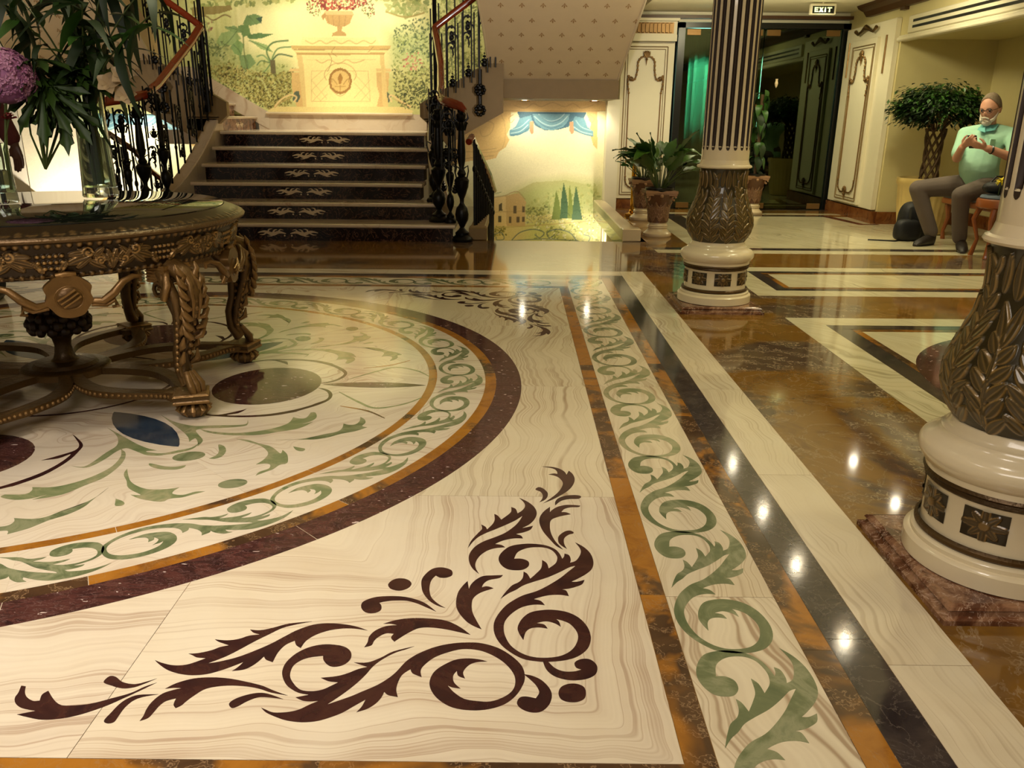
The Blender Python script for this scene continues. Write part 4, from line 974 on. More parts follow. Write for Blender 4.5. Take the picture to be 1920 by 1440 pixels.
b = MB(); b.box(-.31, -.10, 1.95, .34, 0, 2.02).box(-.31, -.07, 2.02, .34, 0, 2.17).box(-.34, -.12, 2.17, .36, 0, 2.2); b.obj('capital', 'wallw', pier)
fz = MB()
for i in range(12): fz.bbox(-.27+i*.047, -.095, 2.04, -.235+i*.047, -.06, 2.15, .008)
fz.box(-.28, -.075, 2.035, .30, -.06, 2.155); fz.obj('frieze', 'gild', pier)
# white pillar at the stairwell
tag(MB().bbox(1.1, 10.30, -1.4, 1.25, 10.56, 1.29, .008).obj('trim_5', 'wallw'), kind='structure')
# cornice along the back
cz = MB().box(1.2, 10.44, 2.2, 4.05, 10.56, 2.235); struct('trim_6', cz, 'dbrown')
# door
dr = thing('glass_doors', (2.96, 10.5, 0), 'dark tinted double glass doors behind the fluted column', 'door'); dr['kind'] = 'structure'
dr.name = 'door_1'
fr = MB().box(-1.04, -.02, 0, -.96, .06, 2.16).box(.90, -.02, 0, 1.06, .06, 2.16).box(-1.04, -.02, 2.10, 1.06, .06, 2.16).obj('door_frame', 'black_p', dr)
for x0, x1 in ((-.955, -.02), (-.01, .895)):
    gp = MB().box(x0, .01, .01, x1, .022, 2.095).obj('glass_pane', 'dglass', dr)
    for cx in ((x0+.1, x1-.1)):
        for z in (.01, 2.02): MB().bbox(cx-.08, -.002, z, cx+.08, .034, z+.07, .004).obj('patch_fitting', 'gild', gp)
b = MB().tube([(-.05, -.03, .9), (-.05, -.03, 1.25)], .01, 8); b.obj('door_handle', 'gild', dr)
# corridor beyond the doors
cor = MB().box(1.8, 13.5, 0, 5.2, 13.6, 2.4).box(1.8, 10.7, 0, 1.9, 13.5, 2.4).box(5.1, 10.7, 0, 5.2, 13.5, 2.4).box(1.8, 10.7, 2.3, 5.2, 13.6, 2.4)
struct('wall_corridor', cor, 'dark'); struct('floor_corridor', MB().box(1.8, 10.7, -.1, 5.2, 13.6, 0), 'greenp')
tag(MB().prism([(2.40+.35*i/10+.0, 12.2+.05*math.sin(i*1.9)) for i in range(11)]+[(2.75-.35*i/10, 12.24+.05*math.sin((10-i)*1.9)) for i in range(11)], .05, 2.2).obj('backdrop', 'teal', smooth=True), 'pale teal curtain added in the dark corridor to brighten a strip of the glass door', 'backdrop')  # added sheet standing in for the bright teal strip in the glass
spot(2.7, 11.3, 2.2, 2.55, 12.2, 1.5, 900, 40, (.75, 1, .9))  # unseen greenish spot added to light the teal sheet
# exit sign
ex = thing('exit_sign', (3.3, 9.62, 2.19), 'hanging exit sign with pale letters above the glass doors', 'sign')
MB().bbox(-.135, 0, -.035, .135, .05, .075, .006).obj('sign_housing', 'wallw', ex)
MB().box(-.115, -.004, -.022, .115, 0, .05).obj('sign_panel', M['dark'] if 0 else 'black_p', ex)
let = MB()
def bar(x0, z0, x1, z1): let.box(x0, -.007, z0, x1, -.004, z1)
def diag(x0, z0, x1, z1, w=.009):
    let.prism([(x0-w, z0), (x0+w, z0), (x1+w, z1), (x1-w, z1)], .004, .007, ax='y')
L0, L1 = -.010, .038; tk = .011
bar(-.095, L0, -.084, L1); bar(-.095, L0, -.055, L0+tk); bar(-.095, (L0+L1)/2-tk/2, -.06, (L0+L1)/2+tk/2); bar(-.095, L1-tk, -.055, L1)
diag(-.040, L0, -.008, L1); diag(-.008, L0, -.040, L1)
bar(.012, L0, .026, L1)
bar(.040, L1-tk, .090, L1); bar(.058, L0, .071, L1)
LM = NT('sign_letters').set(rgb(230, 240, 190), emis=rgb(220, 235, 170), es=.9)
let.obj('lettering', LM, ex)
MB().tube([(0, .025, .07), (0, .025, .1)], .01, 8).obj('bracket', 'wallw', ex)

# right wall with pier, niche, air grille
wr = MB().box(3.95, 9.08, 0, 6, 10.56, 2.28).box(3.95, -2, 1.87, 6, 9.08, 2.28).box(4.95, 4.0, 0, 6, 9.08, 1.87).box(3.95, -2, 0, 6, 4.0, 1.87)
struct('wall_right', wr, 'wall')
pp = thing('wall_pilaster', (3.945, 9.80, 0), 'cream pilaster with gilt garland between the glass doors and the niche', 'pilaster', rz=-PI/2)
MB().bbox(-.62, -.05, .14, .68, 0, 2.08, .006).obj('panel_board', 'wallw', pp)
MB().bbox(-.34, -.085, .16, .34, -.05, 1.93, .006).obj('raised_panel', 'wallw', pp)
g = thing('garland_frame', (0, 0, 0), None, None); g.parent = pp; g.location = (0, -.085, 0); garland_panel(g, .60, 1.66, .2, 0)
for x in (-.5, .5):
    MB().tube([(x, -.055, 1.55), (x, -.055, 1.93)], .012, 6).obj('drop_ornament', 'gild', pp)
b = MB()
for x0 in (-.25,): 
    b.tube([(-.28, -.09, 2.03), (-.2, -.09, 1.99), (-.1, -.09, 2.02), (0, -.09, 2.05), (.1, -.09, 2.02), (.2, -.09, 1.99), (.28, -.09, 2.03)], [.02, .012, .016, .03, .016, .012, .02], 8)
b.obj('crest', 'gild', pp, smooth=True)
b = MB().box(-.64, -.06, 0, .74, 0, .13); b.obj('skirting', 'skirtm', pp)
struct('baseboard_right', MB().box(3.94, 9.04, 0, 4.95, 9.08, .13).box(4.91, 4.0, 0, 4.95, 9.04, .13), 'skirtm')
struct('trim_7', MB().prism([(3.9, 2.17), (3.95, 2.17), (3.95, 2.28), (3.78, 2.28), (3.80, 2.25), (3.86, 2.22)], -9.95, 2, ax='y').box(3.9, 9.0, 2.14, 3.97, 9.1, 2.28), 'dbrown')
gr = thing('air_grille', (3.95, 6.2, 1.98), 'long white air grille with two dark slots above the seated man', 'air vent')
MB().bbox(-.03, -2.6, -.075, .0, 2.7, .09, .008).obj('grille_frame', 'wallw', gr)
for z in (-.02, .035): MB().box(-.034, -2.5, z-.012, -.029, 2.6, z+.012).obj('slot', 'black_p', gr)
struct('trim_8', MB().bbox(3.90, 4.0, 1.845, 4.0, 9.08, 1.885, .01).bbox(3.915, -2, 1.87, 3.95, 9.08, 1.9, .005), 'wallw')
struct('wall_curtain_recess', MB().box(4.88, 6.6, 0, 4.95, 7.1, 1.6), 'tan')
# ceiling downlights
dl = thing('downlight', (DOWN[0][0], DOWN[0][1], 2.28), 'round recessed ceiling downlight with a brass rim', 'light', 'ceiling downlights in the side aisle')
MB().lathe([(.055, -.004), (.06, -.012), (.045, -.012), (.042, -.002)], 20, cap=False).obj('rim', 'brass', dl, smooth=True)
MB().lathe([(.028, -.006), (.028, -.003)], 16).obj('lamp', 'lampm', dl)
dl['label'] = 'round recessed ceiling downlight nearest the near column, over the black floor band'
for (x, y), lb in zip(DOWN[1:], ('round recessed ceiling downlight just behind the nearer column bay', 'round recessed ceiling downlight between the two aisle floor panels', 'round recessed ceiling downlight closest to the fluted column by the doors',
        'round recessed ceiling downlight in front of the seated man', 'round recessed ceiling downlight beside the niche above the fig tree')):
    copy_tree(dl, (x, y, 2.28))['label'] = lb
dw = copy_tree(dl, (.11, 10.2, 1.27)); dw['label'] = 'left one of two small downlights under the stair slab above the villa mural'; dw['group'] = 'downlights over the stairwell mural'
copy_tree(dw, (.93, 10.2, 1.27))['label'] = 'right one of two small downlights under the stair slab above the villa mural'

# ================================================================ COLUMNS
def surf_grid(name, prof_r, z0, z1, nu, nv, hfun, c0, c1, mat, parent, smooth=True):
    """surface of revolution with carved height field and colour running from dark ground to bright leaf edges"""
    U, V = np.meshgrid(np.linspace(0, 2*PI, nu, endpoint=False), np.linspace(0, 1, nv))
    H_ = hfun(U, V); z = z0+(z1-z0)*V; r = prof_r(V)+H_[0]
    vs = np.stack([(r*np.cos(U)).ravel(), (r*np.sin(U)).ravel(), z.ravel()], 1)
    a = np.arange(nu*(nv-1)).reshape(nv-1, nu); b = np.roll(a, -1, 1)
    fs = np.stack([a.ravel(), b.ravel(), (b+nu).ravel(), (a+nu).ravel()], 1)
    return grid_obj(name, vs, fs, H_[1], c0, c1, mat, parent)
def grid_obj(name, vs, fs, g, c0, c1, mat, parent):
    me = bpy.data.meshes.new(name); me.vertices.add(len(vs)); me.vertices.foreach_set('co', vs.ravel())
    me.loops.add(fs.size); me.loops.foreach_set('vertex_index', fs.ravel())
    me.polygons.add(len(fs)); me.polygons.foreach_set('loop_start', np.arange(len(fs))*4); me.polygons.foreach_set('loop_total', np.full(len(fs), 4))
    me.polygons.foreach_set('use_smooth', np.ones(len(fs), bool)); me.update(calc_edges=True)
    g = np.clip(g.ravel(), 0, 1)[:, None]; c0 = np.array(c0[:3]); c1 = np.array(c1[:3])
    at = me.color_attributes.new('Col', 'FLOAT_COLOR', 'POINT'); at.data.foreach_set('color', np.c_[c0*(1-g)+c1*g, np.ones(len(g))].astype(np.float32).ravel())
    return link(name, me, mat, parent)
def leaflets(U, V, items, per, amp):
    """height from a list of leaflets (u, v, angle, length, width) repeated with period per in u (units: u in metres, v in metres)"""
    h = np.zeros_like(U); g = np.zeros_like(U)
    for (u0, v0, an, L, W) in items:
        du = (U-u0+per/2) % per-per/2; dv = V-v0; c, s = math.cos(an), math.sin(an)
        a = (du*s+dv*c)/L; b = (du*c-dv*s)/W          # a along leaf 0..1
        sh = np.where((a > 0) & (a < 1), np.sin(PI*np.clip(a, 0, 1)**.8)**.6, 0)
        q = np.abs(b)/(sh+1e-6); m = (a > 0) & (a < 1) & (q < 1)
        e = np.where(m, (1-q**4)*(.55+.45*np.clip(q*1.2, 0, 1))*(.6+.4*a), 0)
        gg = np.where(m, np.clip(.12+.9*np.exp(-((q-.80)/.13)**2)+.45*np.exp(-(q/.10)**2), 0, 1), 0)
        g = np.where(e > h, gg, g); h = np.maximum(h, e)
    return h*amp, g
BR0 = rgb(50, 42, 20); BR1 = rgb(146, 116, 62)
def vase_r(V):
    return np.interp(V, [0, .04, .12, .22, .34, .48, .62, .76, .9, 1], [.148, .158, .176, .187, .184, .163, .141, .131, .131, .136])
def vase_h(U, V):
    n = 6; R0 = .16; u = U*R0; per = 2*PI*R0/n; v = V*.41; it = []
    jt = random.Random(12)
    for k in range(9):                                     # tall plumes, leaves set alternately on a stem
        z = .005+.033*k; L = .066-.002*k
        for s_ in (1, -1): it.append((s_*.004, z+(.014 if s_ < 0 else 0), s_*(.72+jt.uniform(-.14, .14)), L*jt.uniform(.9, 1.1), .0145))
    it += [(0, .02+.055*k, 0, .06, .0065) for k in range(6)] + [(0, .30, 0, .06, .016)]
    for k in range(5):
        z = .0+.042*k
        for s_ in (1, -1): it.append((per/2+s_*.004, z+(.018 if s_ < 0 else 0), s_*(.6+jt.uniform(-.15, .15)), .066-.004*k, .0155))
    it += [(per/2, .01+.06*k, 0, .065, .0065) for k in range(3)]
    it += [(per/2, .20, .25, .10, .016), (per/2, .20, -.25, .10, .016), (per/2, .30, 0, .10, .02), (per*.25, .31, .1, .09, .013), (-per*.25, .31, -.1, .09, .013), (0, .345, .5, .05, .012), (0, .345, -.5, .05, .012)]
    h, g = leaflets(u, v, it, per, .010)
    return h-.002, g
def rosette(parent, a, z, r):
    n = 46; b = []
    th, Z = np.meshgrid(np.linspace(-.27, .27, n), np.linspace(-.036, .036, 30))
    u = th*r; it = []
    for k in range(8):
        an = k*PI/4; it.append((0, 0, an, .042 if k % 2 else .055, .010))
    h, g = leaflets(u, Z, it, 9, .006)
    d = np.hypot(u, Z); h = np.maximum(h, np.where(d < .011, .008, 0)); g = np.where(d < .011, .7, g)
    rr = r+.0015+h; vs = np.stack([(rr*np.cos(th+a)).ravel(), (rr*np.sin(th+a)).ravel(), (z+Z).ravel()], 1)
    k = np.arange(n*29).reshape(29, n)[:, :-1].ravel(); fs = np.stack([k, k+1, k+n+1, k+n], 1)
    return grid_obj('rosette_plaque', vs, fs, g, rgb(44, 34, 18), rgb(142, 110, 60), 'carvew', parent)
def column(loc, label):
    t = thing('column', loc, label, 'column')
    MB().sqlathe([(.24, 0), (.24, .012), (.228, .016), (.222, .024), (.228, .03), (.224, .036), (.212, .04)]).obj('plinth', 'plinth', t)
    pr = [(.205, .04), (.212, .043), (.212, .082), (.206, .088), (.198, .09), (.198, .1), (.190, .106)]
    MB().lathe(pr, 64).obj('foot_ring', 'colm', t, smooth=True)
    MB().lathe([(.186, .106), (.192, .112), (.192, .120), (.184, .126)], 64, cap=False).obj('gilt_band', 'gild', t, smooth=True)
    MB().lathe([(.180, .106), (.178, .14), (.178, .235), (.182, .24)], 64, cap=False).obj('drum', 'colm', t, smooth=True)
    MB().lathe([(.182, .236), (.188, .242), (.186, .25), (.192, .256), (.188, .264)], 64, cap=False).obj('gilt_band', 'gild', t, smooth=True)
    MB().lathe([(.188, .262), (.19, .272), (.19, .278), (.198, .284), (.202, .292), (.208, .30), (.211, .312), (.210, .325), (.204, .335), (.192, .343), (.178, .35), (.170, .358), (.168, .364), (.160, .368), (.155, .376), (.150, .39), (.14, .395)], 64).obj('torus_moulding', 'colm', t, smooth=True)
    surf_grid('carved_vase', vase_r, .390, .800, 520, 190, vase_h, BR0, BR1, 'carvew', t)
    MB().lathe([(.136, .798), (.150, .802), (.154, .808), (.150, .816), (.140, .820), (.136, .83), (.132, .845)], 64).obj('collar', 'colm', t, smooth=True)
    nf = 20; n = nf*16
    def sh(r, z, a):
        k = (a*nf/(2*PI)) % 1; g = max(0, 1-((k-.5)/.27)**2)
        e = min(1, max(0, (z-.916)/.014))
        return r-.014*math.sqrt(g)*e if g > 0 else r
    zs = [.845, .90, .910, .916, .920, .925, .930, .95, 1.2, 1.6, 2.0, 2.28]
    MB().lathe([(.132-.0015*(z-.8)/1.4, z) for z in zs], n, fn=sh).obj('shaft', 'colm', t, smooth=True)
    # dark strip lying in every flute
    b = MB(); vs = []; fs = []; rows = [(.898, .2), (.901, .6), (.906, .9), (.914, 1)] + [(z, 1) for z in (.930, 1.0, 1.6, 2.28)]
    m = 8
    for z, w_ in rows:
        for i in range(m+1):
            a = (i/m-.5)*.50*w_*2*PI/nf; r = .132-.0015*(z-.8)/1.4; q = (i/m-.5)*2*w_*.5/.54
            rr = r+.0008
            if z > .92: rr = r+.0006-.0125*math.sqrt(max(0, 1-(2*(i/m-.5))**2))
            vs.append((rr*math.cos(a), rr*math.sin(a), z))
    for j in range(len(rows)-1):
        for i in range(m): k = j*(m+1)+i; fs.append((k, k+1, k+m+2, k+m+1))
    me = MB().add(vs, fs).mesh('flute', True); me.materials.append(M['flute'])
    for k in range(nf):
        o = link('flute', me, None, t); o.rotation_euler.z = (k+.5)*2*PI/nf
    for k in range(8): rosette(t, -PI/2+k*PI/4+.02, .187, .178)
    return t
M['flute'] = plain('dark_bronze_fluting', rgb(50, 34, 20), .65)
column((1.19, 4.81, 0), 'fluted cream column with carved bronze vase base in front of the glass doors')
column((1.19, 1.79, 0), 'nearest fluted cream column, at the right edge by the camera')

# ================================================================ ROUND TABLE
TX, TY = -1.80, 3.15
tab = thing('round_table', (TX, TY, 0), 'large round carved gilt centre table with dark glass top, on the floor medallion', 'table')
MB().lathe([(.655, .716), (.66, .718), (.66, .725), (.655, .728)], 96).obj('glass_top', 'tglass', tab, smooth=True)
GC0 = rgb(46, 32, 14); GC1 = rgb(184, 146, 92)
def rim_h(U, V):
    u = U*.7; per = 2*PI*.7/60; v = V*.075
    it = [(0, .006, .0, .03, .010), (per/2, .004, .5, .026, .007), (per/2, .004, -.5, .026, .007), (0, .045, PI, .0, .001)]
    return leaflets(u, v, it[:3], per, .006)
def rim_prof(V): return np.interp(V, [0, .3, .62, .8, .9, 1], [.735, .728, .700, .672, .664, .655])
def rim_z(V): return V
# rim: bead mouldings + carved sloping band
MB().lathe([(.70, .669), (.722, .671), (.735, .677), (.738, .684), (.732, .692), (.722, .695)], 120, cap=False).obj('rim_moulding', 'gild', tab, smooth=True)
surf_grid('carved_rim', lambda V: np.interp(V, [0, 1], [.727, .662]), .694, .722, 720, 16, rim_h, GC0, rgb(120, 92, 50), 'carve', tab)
def apron_h(U, V):
    u = U*.70; v = V*.115; per = 2*PI*.70/12; it = []
    for s in (1, -1):
        it += [(s*per*.06, .02, s*.6, .05, .010), (s*per*.5, .02, s*.2, .07, .012), (s*per*.38, .08, s*2.4, .05, .010), (s*per*.22, .09, s*2.0, .05, .009), (s*per*.12, .045, s*1.2, .085, .014), (s*per*.14, .075, s*1.5, .07, .011), (s*per*.20, .03, s*.9, .06, .011), (s*per*.30, .055, s*2.1, .06, .012),
               (s*per*.34, .06, s*.8, .05, .010), (s*per*.42, .03, -s*.5, .06, .010), (s*per*.25, .065, s*.4, .035, .009), (s*per*.46, .07, s*1.9, .05, .009)]
    h, g = leaflets(u, v, it, per, .018)
    du = (u+per/2) % per-per/2
    for cu, cv in [(i*.017, .055+j*.02) for i in (-2, -1, 0, 1, 2) for j in (-1, 0, 1) if abs(i)+abs(j) < 4]:
        d = np.hypot(du-cu, v-cv); m = np.clip(1-(d/.0075)**2, 0, 1); h = np.maximum(h, .008*np.sqrt(m)); g = np.where(m > .2, m, g)
    for cu, cv, r0 in ((per*.30, .08, .018), (-per*.30, .08, .018), (per*.40, .05, .015), (-per*.40, .05, .015)):      # volutes
        d = np.hypot(du-cu, v-cv); th = np.arctan2(v-cv, du-cu); sp = .5+.5*np.cos(th-d/r0*9*np.sign(cu)); m = (d < r0)
        h = np.where(m, np.maximum(h, .009*sp), h); g = np.where(m, sp, g)
    bp = 2*PI*.70/150; bu = (u+bp/2) % bp-bp/2
    for bv in (.008, .108):
        d = np.hypot(bu, v-bv); m = np.clip(1-(d/.010)**2, 0, 1); h = np.maximum(h, .007*np.sqrt(m)); g = np.maximum(g, m*.55)
    return h, g
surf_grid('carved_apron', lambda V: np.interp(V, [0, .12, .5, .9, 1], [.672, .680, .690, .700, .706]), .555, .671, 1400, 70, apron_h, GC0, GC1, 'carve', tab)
MB().lathe([(.64, .558), (.672, .556), (.68, .562), (.64, .61)], 96, cap=False).obj('apron_lip', 'gild', tab, smooth=True)
MB().lathe([(.0, .60), (.66, .60), (.66, .71), (0, .71)], 64, cap=False).obj('table_core', 'gild', tab)
# legs
LEGA = [R(a) for a in (-27, 33, 93, 153, 213, 273)]
def leg_mesh():
    b = MB(); A = lambda r, z, y=0: (r, y, z)
    # open cabriole: outer bar, inner bar, twisted leaf between
    b.tube([A(.66, .56), A(.73, .53), A(.768, .47), A(.758, .40), A(.725, .32), A(.692, .24), A(.683, .18), A(.70, .13)], [.03, .030, .022, .017, .014, .013, .016, .022], 10, flat=1.3)
    b.tube([A(.60, .56), A(.62, .50), A(.655, .45), A(.68, .38), A(.675, .30), A(.655, .24), A(.66, .17), A(.69, .12)], [.028, .026, .022, .018, .016, .016, .018, .022], 10, flat=1.3)
    for s in (1, -1):
        b.tube([A(.64, .55, s*.03), A(.70, .51, s*.055), A(.735, .45, s*.05), A(.72, .37, s*.035), A(.69, .28, s*.028), A(.675, .2, s*.022), A(.69, .13, s*.01)], [.02, .022, .018, .014, .012, .012, .01], 8)
        for k in range(6):    # leaf lobes along the outside
            z = .50-.055*k; r = .745-.008*k
            b.tube([A(r-.02, z-.03, s*.02), A(r+.01, z-.005, s*.035), A(r+.018, z+.03, s*.03)], [.004, .012, .003], 6)
        b.tube([A(.70, .53, s*.05), A(.73, .50, s*.075), A(.72, .455, s*.085), A(.695, .46, s*.07), A(.70, .485, s*.06)], [.014, .015, .013, .010, .007], 8)
    # acanthus leaf wrapping the knee, ribbed lobes
    for s in (1, -1):
        for k in range(7):
            z = .53-.036*k; r = .748+.020*math.sin(k*.5); y = s*(.012+.012*math.sin(k*.55))
            b.tube([A(r-.004, z-.012, y*.4), A(r+.007, z-.006, y+s*.012), A(r+.003, z+.016, y+s*.028), A(r-.006, z+.040, y+s*.030)], [.005, .013, .012, .002], 6)
        b.tube([A(.742, .545, s*.012), A(.775, .50, s*.018), A(.782, .44, s*.016), A(.765, .37, s*.012)], [.006, .009, .008, .003], 6)
        for k in range(12):
            t = k/11; b.sphere(A(.735-.055*t, .43-.25*t, s*(.048-.018*t)), .008, 6, 4)
        # spiral volute on the shoulder
        b.tube([A(.672+.034*(1-q/14)*math.cos(q*.75), .475+.034*(1-q/14)*math.sin(q*.75), s*.062) for q in range(13)], [.009-.0004*q for q in range(13)], 6)
    for k in range(7): b.tube([A(.70-.004*k, .42-.03*k, -.022), A(.712-.004*k, .405-.03*k, 0), A(.70-.004*k, .39-.03*k, .022)], .007, 6)
    for k in range(9): b.sphere(A(.775-.010*max(0, k-2), .47-.028*k, 0), .010, 7, 5)
    for s in (-1, 0, 1): b.tube([A(.70, .17, s*.012), A(.73, .125, s*.024), A(.735, .095, s*.02), A(.715, .09, s*.012)], [.012, .015, .013, .008], 8)
    return b
LM_ = leg_mesh().mesh('leg', True, 60); LM_.materials.append(M['gilt'] if 'gilt' in M else M['gild'])
FB = MB().lathe([(.02, 0), (.03, .004), (.05, .02), (.056, .034), (.048, .048), (.03, .056), (.036, .062)], 20)
for k in range(10):
    a = k*PI/5; FB.tube([(.04*math.cos(a), .04*math.sin(a), .056), (.058*math.cos(a), .058*math.sin(a), .036), (.04*math.cos(a), .04*math.sin(a), .012)], [.006, .010, .004], 6)
FBM = FB.mesh('bun_foot', True, 60); FBM.materials.append(M['gild'])
CL = MB().box(-.055, -.06, .545, .045, .06, .60)
for k in range(5): CL.box(-.03, -.062, .50+k*.011, .05, .062, .506+k*.011)
for a in LEGA:
    l = link('leg', LM_, None, tab); l.rotation_euler.z = a
    fo = link('bun_foot', FBM, None, tab, (.705*math.cos(a), .705*math.sin(a), .0))
    bk = MB().sqlathe([(.058, .062), (.062, .066), (.062, .072), (.058, .076), (.058, .088), (.062, .092), (.054, .098)]).obj('block', 'gild', tab, (.70*math.cos(a), .70*math.sin(a), 0)); bk.rotation_euler.z = a+PI/4
    cp = MB().box(-.05, -.055, .50, .04, .055, .56)
    for k in range(5): cp.box(-.052, -.058, .503+k*.011, .043, .058, .508+k*.011)
    o = cp.obj('fluted_block', 'gild', tab, (.66*math.cos(a), .66*math.sin(a), 0)); o.rotation_euler.z = a
# stretcher: hub plate, looped arms with beaded edge, urn
MB().lathe([(.15, .066), (.165, .07), (.165, .094), (.155, .10), (.12, .102), (.11, .115), (.06, .12)], 40).obj('hub_plate', 'gild', tab, smooth=True)
b = MB().lathe([(.055, .118), (.042, .128), (.034, .15), (.03, .18), (.036, .21), (.05, .225), (.04, .235)], 24); b.obj('stem', 'gild', tab, smooth=True)
b = MB().lathe([(.04, .232), (.075, .245), (.1, .27), (.095, .30), (.07, .325), (.03, .335)], 24)
for j in range(4):
    for k in range(14):
        a = (k+.5*(j % 2))*2*PI/14; r = (.098, .104, .092, .066)[j]; b.sphere((r*math.cos(a), r*math.sin(a), .252+.024*j), .020, 7, 5)
b.obj('pine_bud', 'bud', tab, smooth=True)
def arm_mesh():
    b = MB()
    def ribbon(P, w, z0, z1):
        for s in (1, -1):
            pass
    for s in (1, -1):
        P = [(.10, s*.03), (.22, s*.10), (.36, s*.135), (.50, s*.10), (.60, s*.045), (.68, s*.02)]
        b.prism(stroke(P, [.018, .026, .028, .026, .022, .02], 5), .068, .094)
        Q = crom([(x, y, 0) for x, y in P], 6, False)
        for (x, y) in Q[2::1]: b.sphere((x+.0, y+s*.027, .081), .0075, 6, 4)
    b.prism(circ(.66, 0, .075, .06, 0, 20), .066, .09)
    return b
AM = arm_mesh().mesh('stretcher_arm'); AM.materials.append(M['gild'])
for a in LEGA:
    o = link('stretcher_arm', AM, None, tab); o.rotation_euler.z = a
# hanging cartouches between the legs
def cart():
    b = MB(); X = .69
    out = crom([(0, .085, 0), (.035, .08, 0), (.055, .065, 0), (.078, .04, 0), (.072, .01, 0), (.078, -.02, 0), (.062, -.045, 0), (.04, -.075, 0), (0, -.085, 0), (-.04, -.075, 0), (-.062, -.045, 0), (-.078, -.02, 0), (-.072, .01, 0), (-.078, .04, 0), (-.055, .065, 0), (-.035, .08, 0)], 4)
    b.prism([(y, z+.47) for y, z in out], X-.02, X+.015, ax='x')
    b.sphere((X+.012, 0, .465), .045, 18, 12, sc=(.35, 1, 1))
    for k in (-.014, 0, .014): b.tube([(X+.026, -.03+k*.6, .445-k), (X+.032, 0+k*.6, .465-k), (X+.026, .03+k*.6, .485-k)], .0045, 6)
    b.tube([(X+.01, .048*math.cos(t), .465+.048*math.sin(t)) for t in np.linspace(0, 2*PI, 20)], .006, 6)
    for s in (1, -1):
        b.tube([(X, s*.07, .445), (X+.01, s*.11, .44), (X+.01, s*.15, .47), (X, s*.185, .51), (X-.02, s*.225, .525), (X-.03, s*.25, .52), (X-.028, s*.25, .50)], [.012, .016, .017, .014, .012, .010, .006], 8)
        b.tube([(X, s*.07, .43), (X+.005, s*.12, .425), (X+.005, s*.15, .44), (X+.01, s*.155, .415), (X, s*.14, .41)], [.01, .012, .012, .010, .006], 8)
    b.tube([(X, -.03, .555), (X+.01, 0, .56), (X, .03, .555)], .012, 8)
    return b
CM = cart(); CM.v = [(.69+(x-.69)*.9, y*.88, .56+(z-.56)*.80+.012) for x, y, z in CM.v]; CM = CM.mesh('cartouche', True, 50); CM.materials.append(M['gild2'])
for a in LEGA:
    o = link('cartouche', CM, None, tab); o.rotation_euler.z = a-R(30)

# ================================================================ PLANTS, POTS, VASES
def leaf_mesh(name, L, W, droop=.3, fold=.25, n=7, mat='leaf', tip=1.0, wave=0):
    """single leaf growing along +x, arching down"""
    vs = []; fs = []
    for i in range(n+1):
        t = i/n; w_ = W*math.sin(PI*min(1, t**.75*.97+.02))**1.0*(1 if t < 1 else 0)+.0008
        x = L*t*(1-.12*droop*t); z = L*(.25*t-droop*t*t)
        q = wave*W*math.sin(t*17)
        vs += [(x, -w_, z+fold*w_+q), (x, 0, z), (x, w_, z+fold*w_-q)]
    for i in range(n):
        k = i*3; fs += [(k, k+3, k+4, k+1), (k+1, k+4, k+5, k+2)]
    me = MB().add(vs, fs).mesh(name, True); me.materials.append(M[mat]); return me
def capital_pot(root, h=.42, r=.15, mat='mortar', base='stone'):
    """planter shaped like a column capital on a moulded foot"""
    MB().lathe([(r*.86, 0), (r*.90, .012), (r*.88, .03), (r*.74, .045), (r*.64, .06), (r*.60, .075), (r*.66, .085), (r*.60, .098)], 32).obj('foot', base, root, smooth=True)
    MB().lathe([(r*.60, .092), (r*.66, .10), (r*.58, .112), (r*.56, .13)], 32).obj('ring', base, root, smooth=True)
    def prof(V): return np.interp(V, [0, .3, .6, .8, 1], [r*.60, r*.62, r*.70, r*.86, r*1.0])
    def hf(U, V):
        u = U*r*.7; per = 2*PI*r*.7/8; v = V*(h-.16); it = []
        for k in range(4): it += [(0, .015+.035*k, .6, .055, .011), (0, .015+.035*k, -.6, .055, .011)]
        it += [(per/2, .05, .3, .09, .014), (per/2, .05, -.3, .09, .014), (per/2, .10, .0, .10, .016), (0, .0, 0, .18, .012)]
        a, g = leaflets(u, v, it, per, .014); return a, g
    surf_grid('carved_bell', prof, .13, h-.035, 200, 70, hf, rgb(96, 62, 40), rgb(178, 140, 104), 'relief', root)
    P = []
    for i in range(4):
        for j in range(6):
            a = PI/4+i*PI/2; t = j/6
            x0, y0 = math.cos(a)*r*1.42, math.sin(a)*r*1.42; x1, y1 = math.cos(a+PI/2)*r*1.42, math.sin(a+PI/2)*r*1.42
            k = 1-.16*math.sin(PI*t); P.append(((x0+(x1-x0)*t)*k, (y0+(y1-y0)*t)*k))
    b = MB().prism([(x*.96, y*.96) for x, y in P], h-.045, h-.025).prism(P, h-.025, h); b.obj('abacus', 'relief_p', root)
    for i in range(4):
        a = PI/4+i*PI/2; cx, cy = r*1.12*math.cos(a), r*1.12*math.sin(a); b = MB()
        b.tube([(cx+.02*math.cos(t)*math.cos(a), cy+.02*math.cos(t)*math.sin(a), h-.065+.02*math.sin(t)) for t in np.linspace(0, 5, 9)], [.010]*9, 6)
        b.obj('volute', 'relief_p', root, smooth=True)
        a2 = i*PI/2; MB().sphere((r*.98*math.cos(a2), r*.98*math.sin(a2), h-.045), .018, 8, 6).obj('rosette', 'relief_p', root, smooth=True)
    MB().lathe([(0, h-.0), (r*.86, h+.002), (r*.82, h+.012), (0, h+.02)], 20, cap=False).obj('soil', 'soil', root, smooth=True)
    MB().lathe([(r*.86, h-.01), (r*.9, h), (r*.9, h+.02), (r*.86, h+.022), (r*.84, h)], 24, cap=False).obj('inner_pot', 'black_p', root, smooth=True)
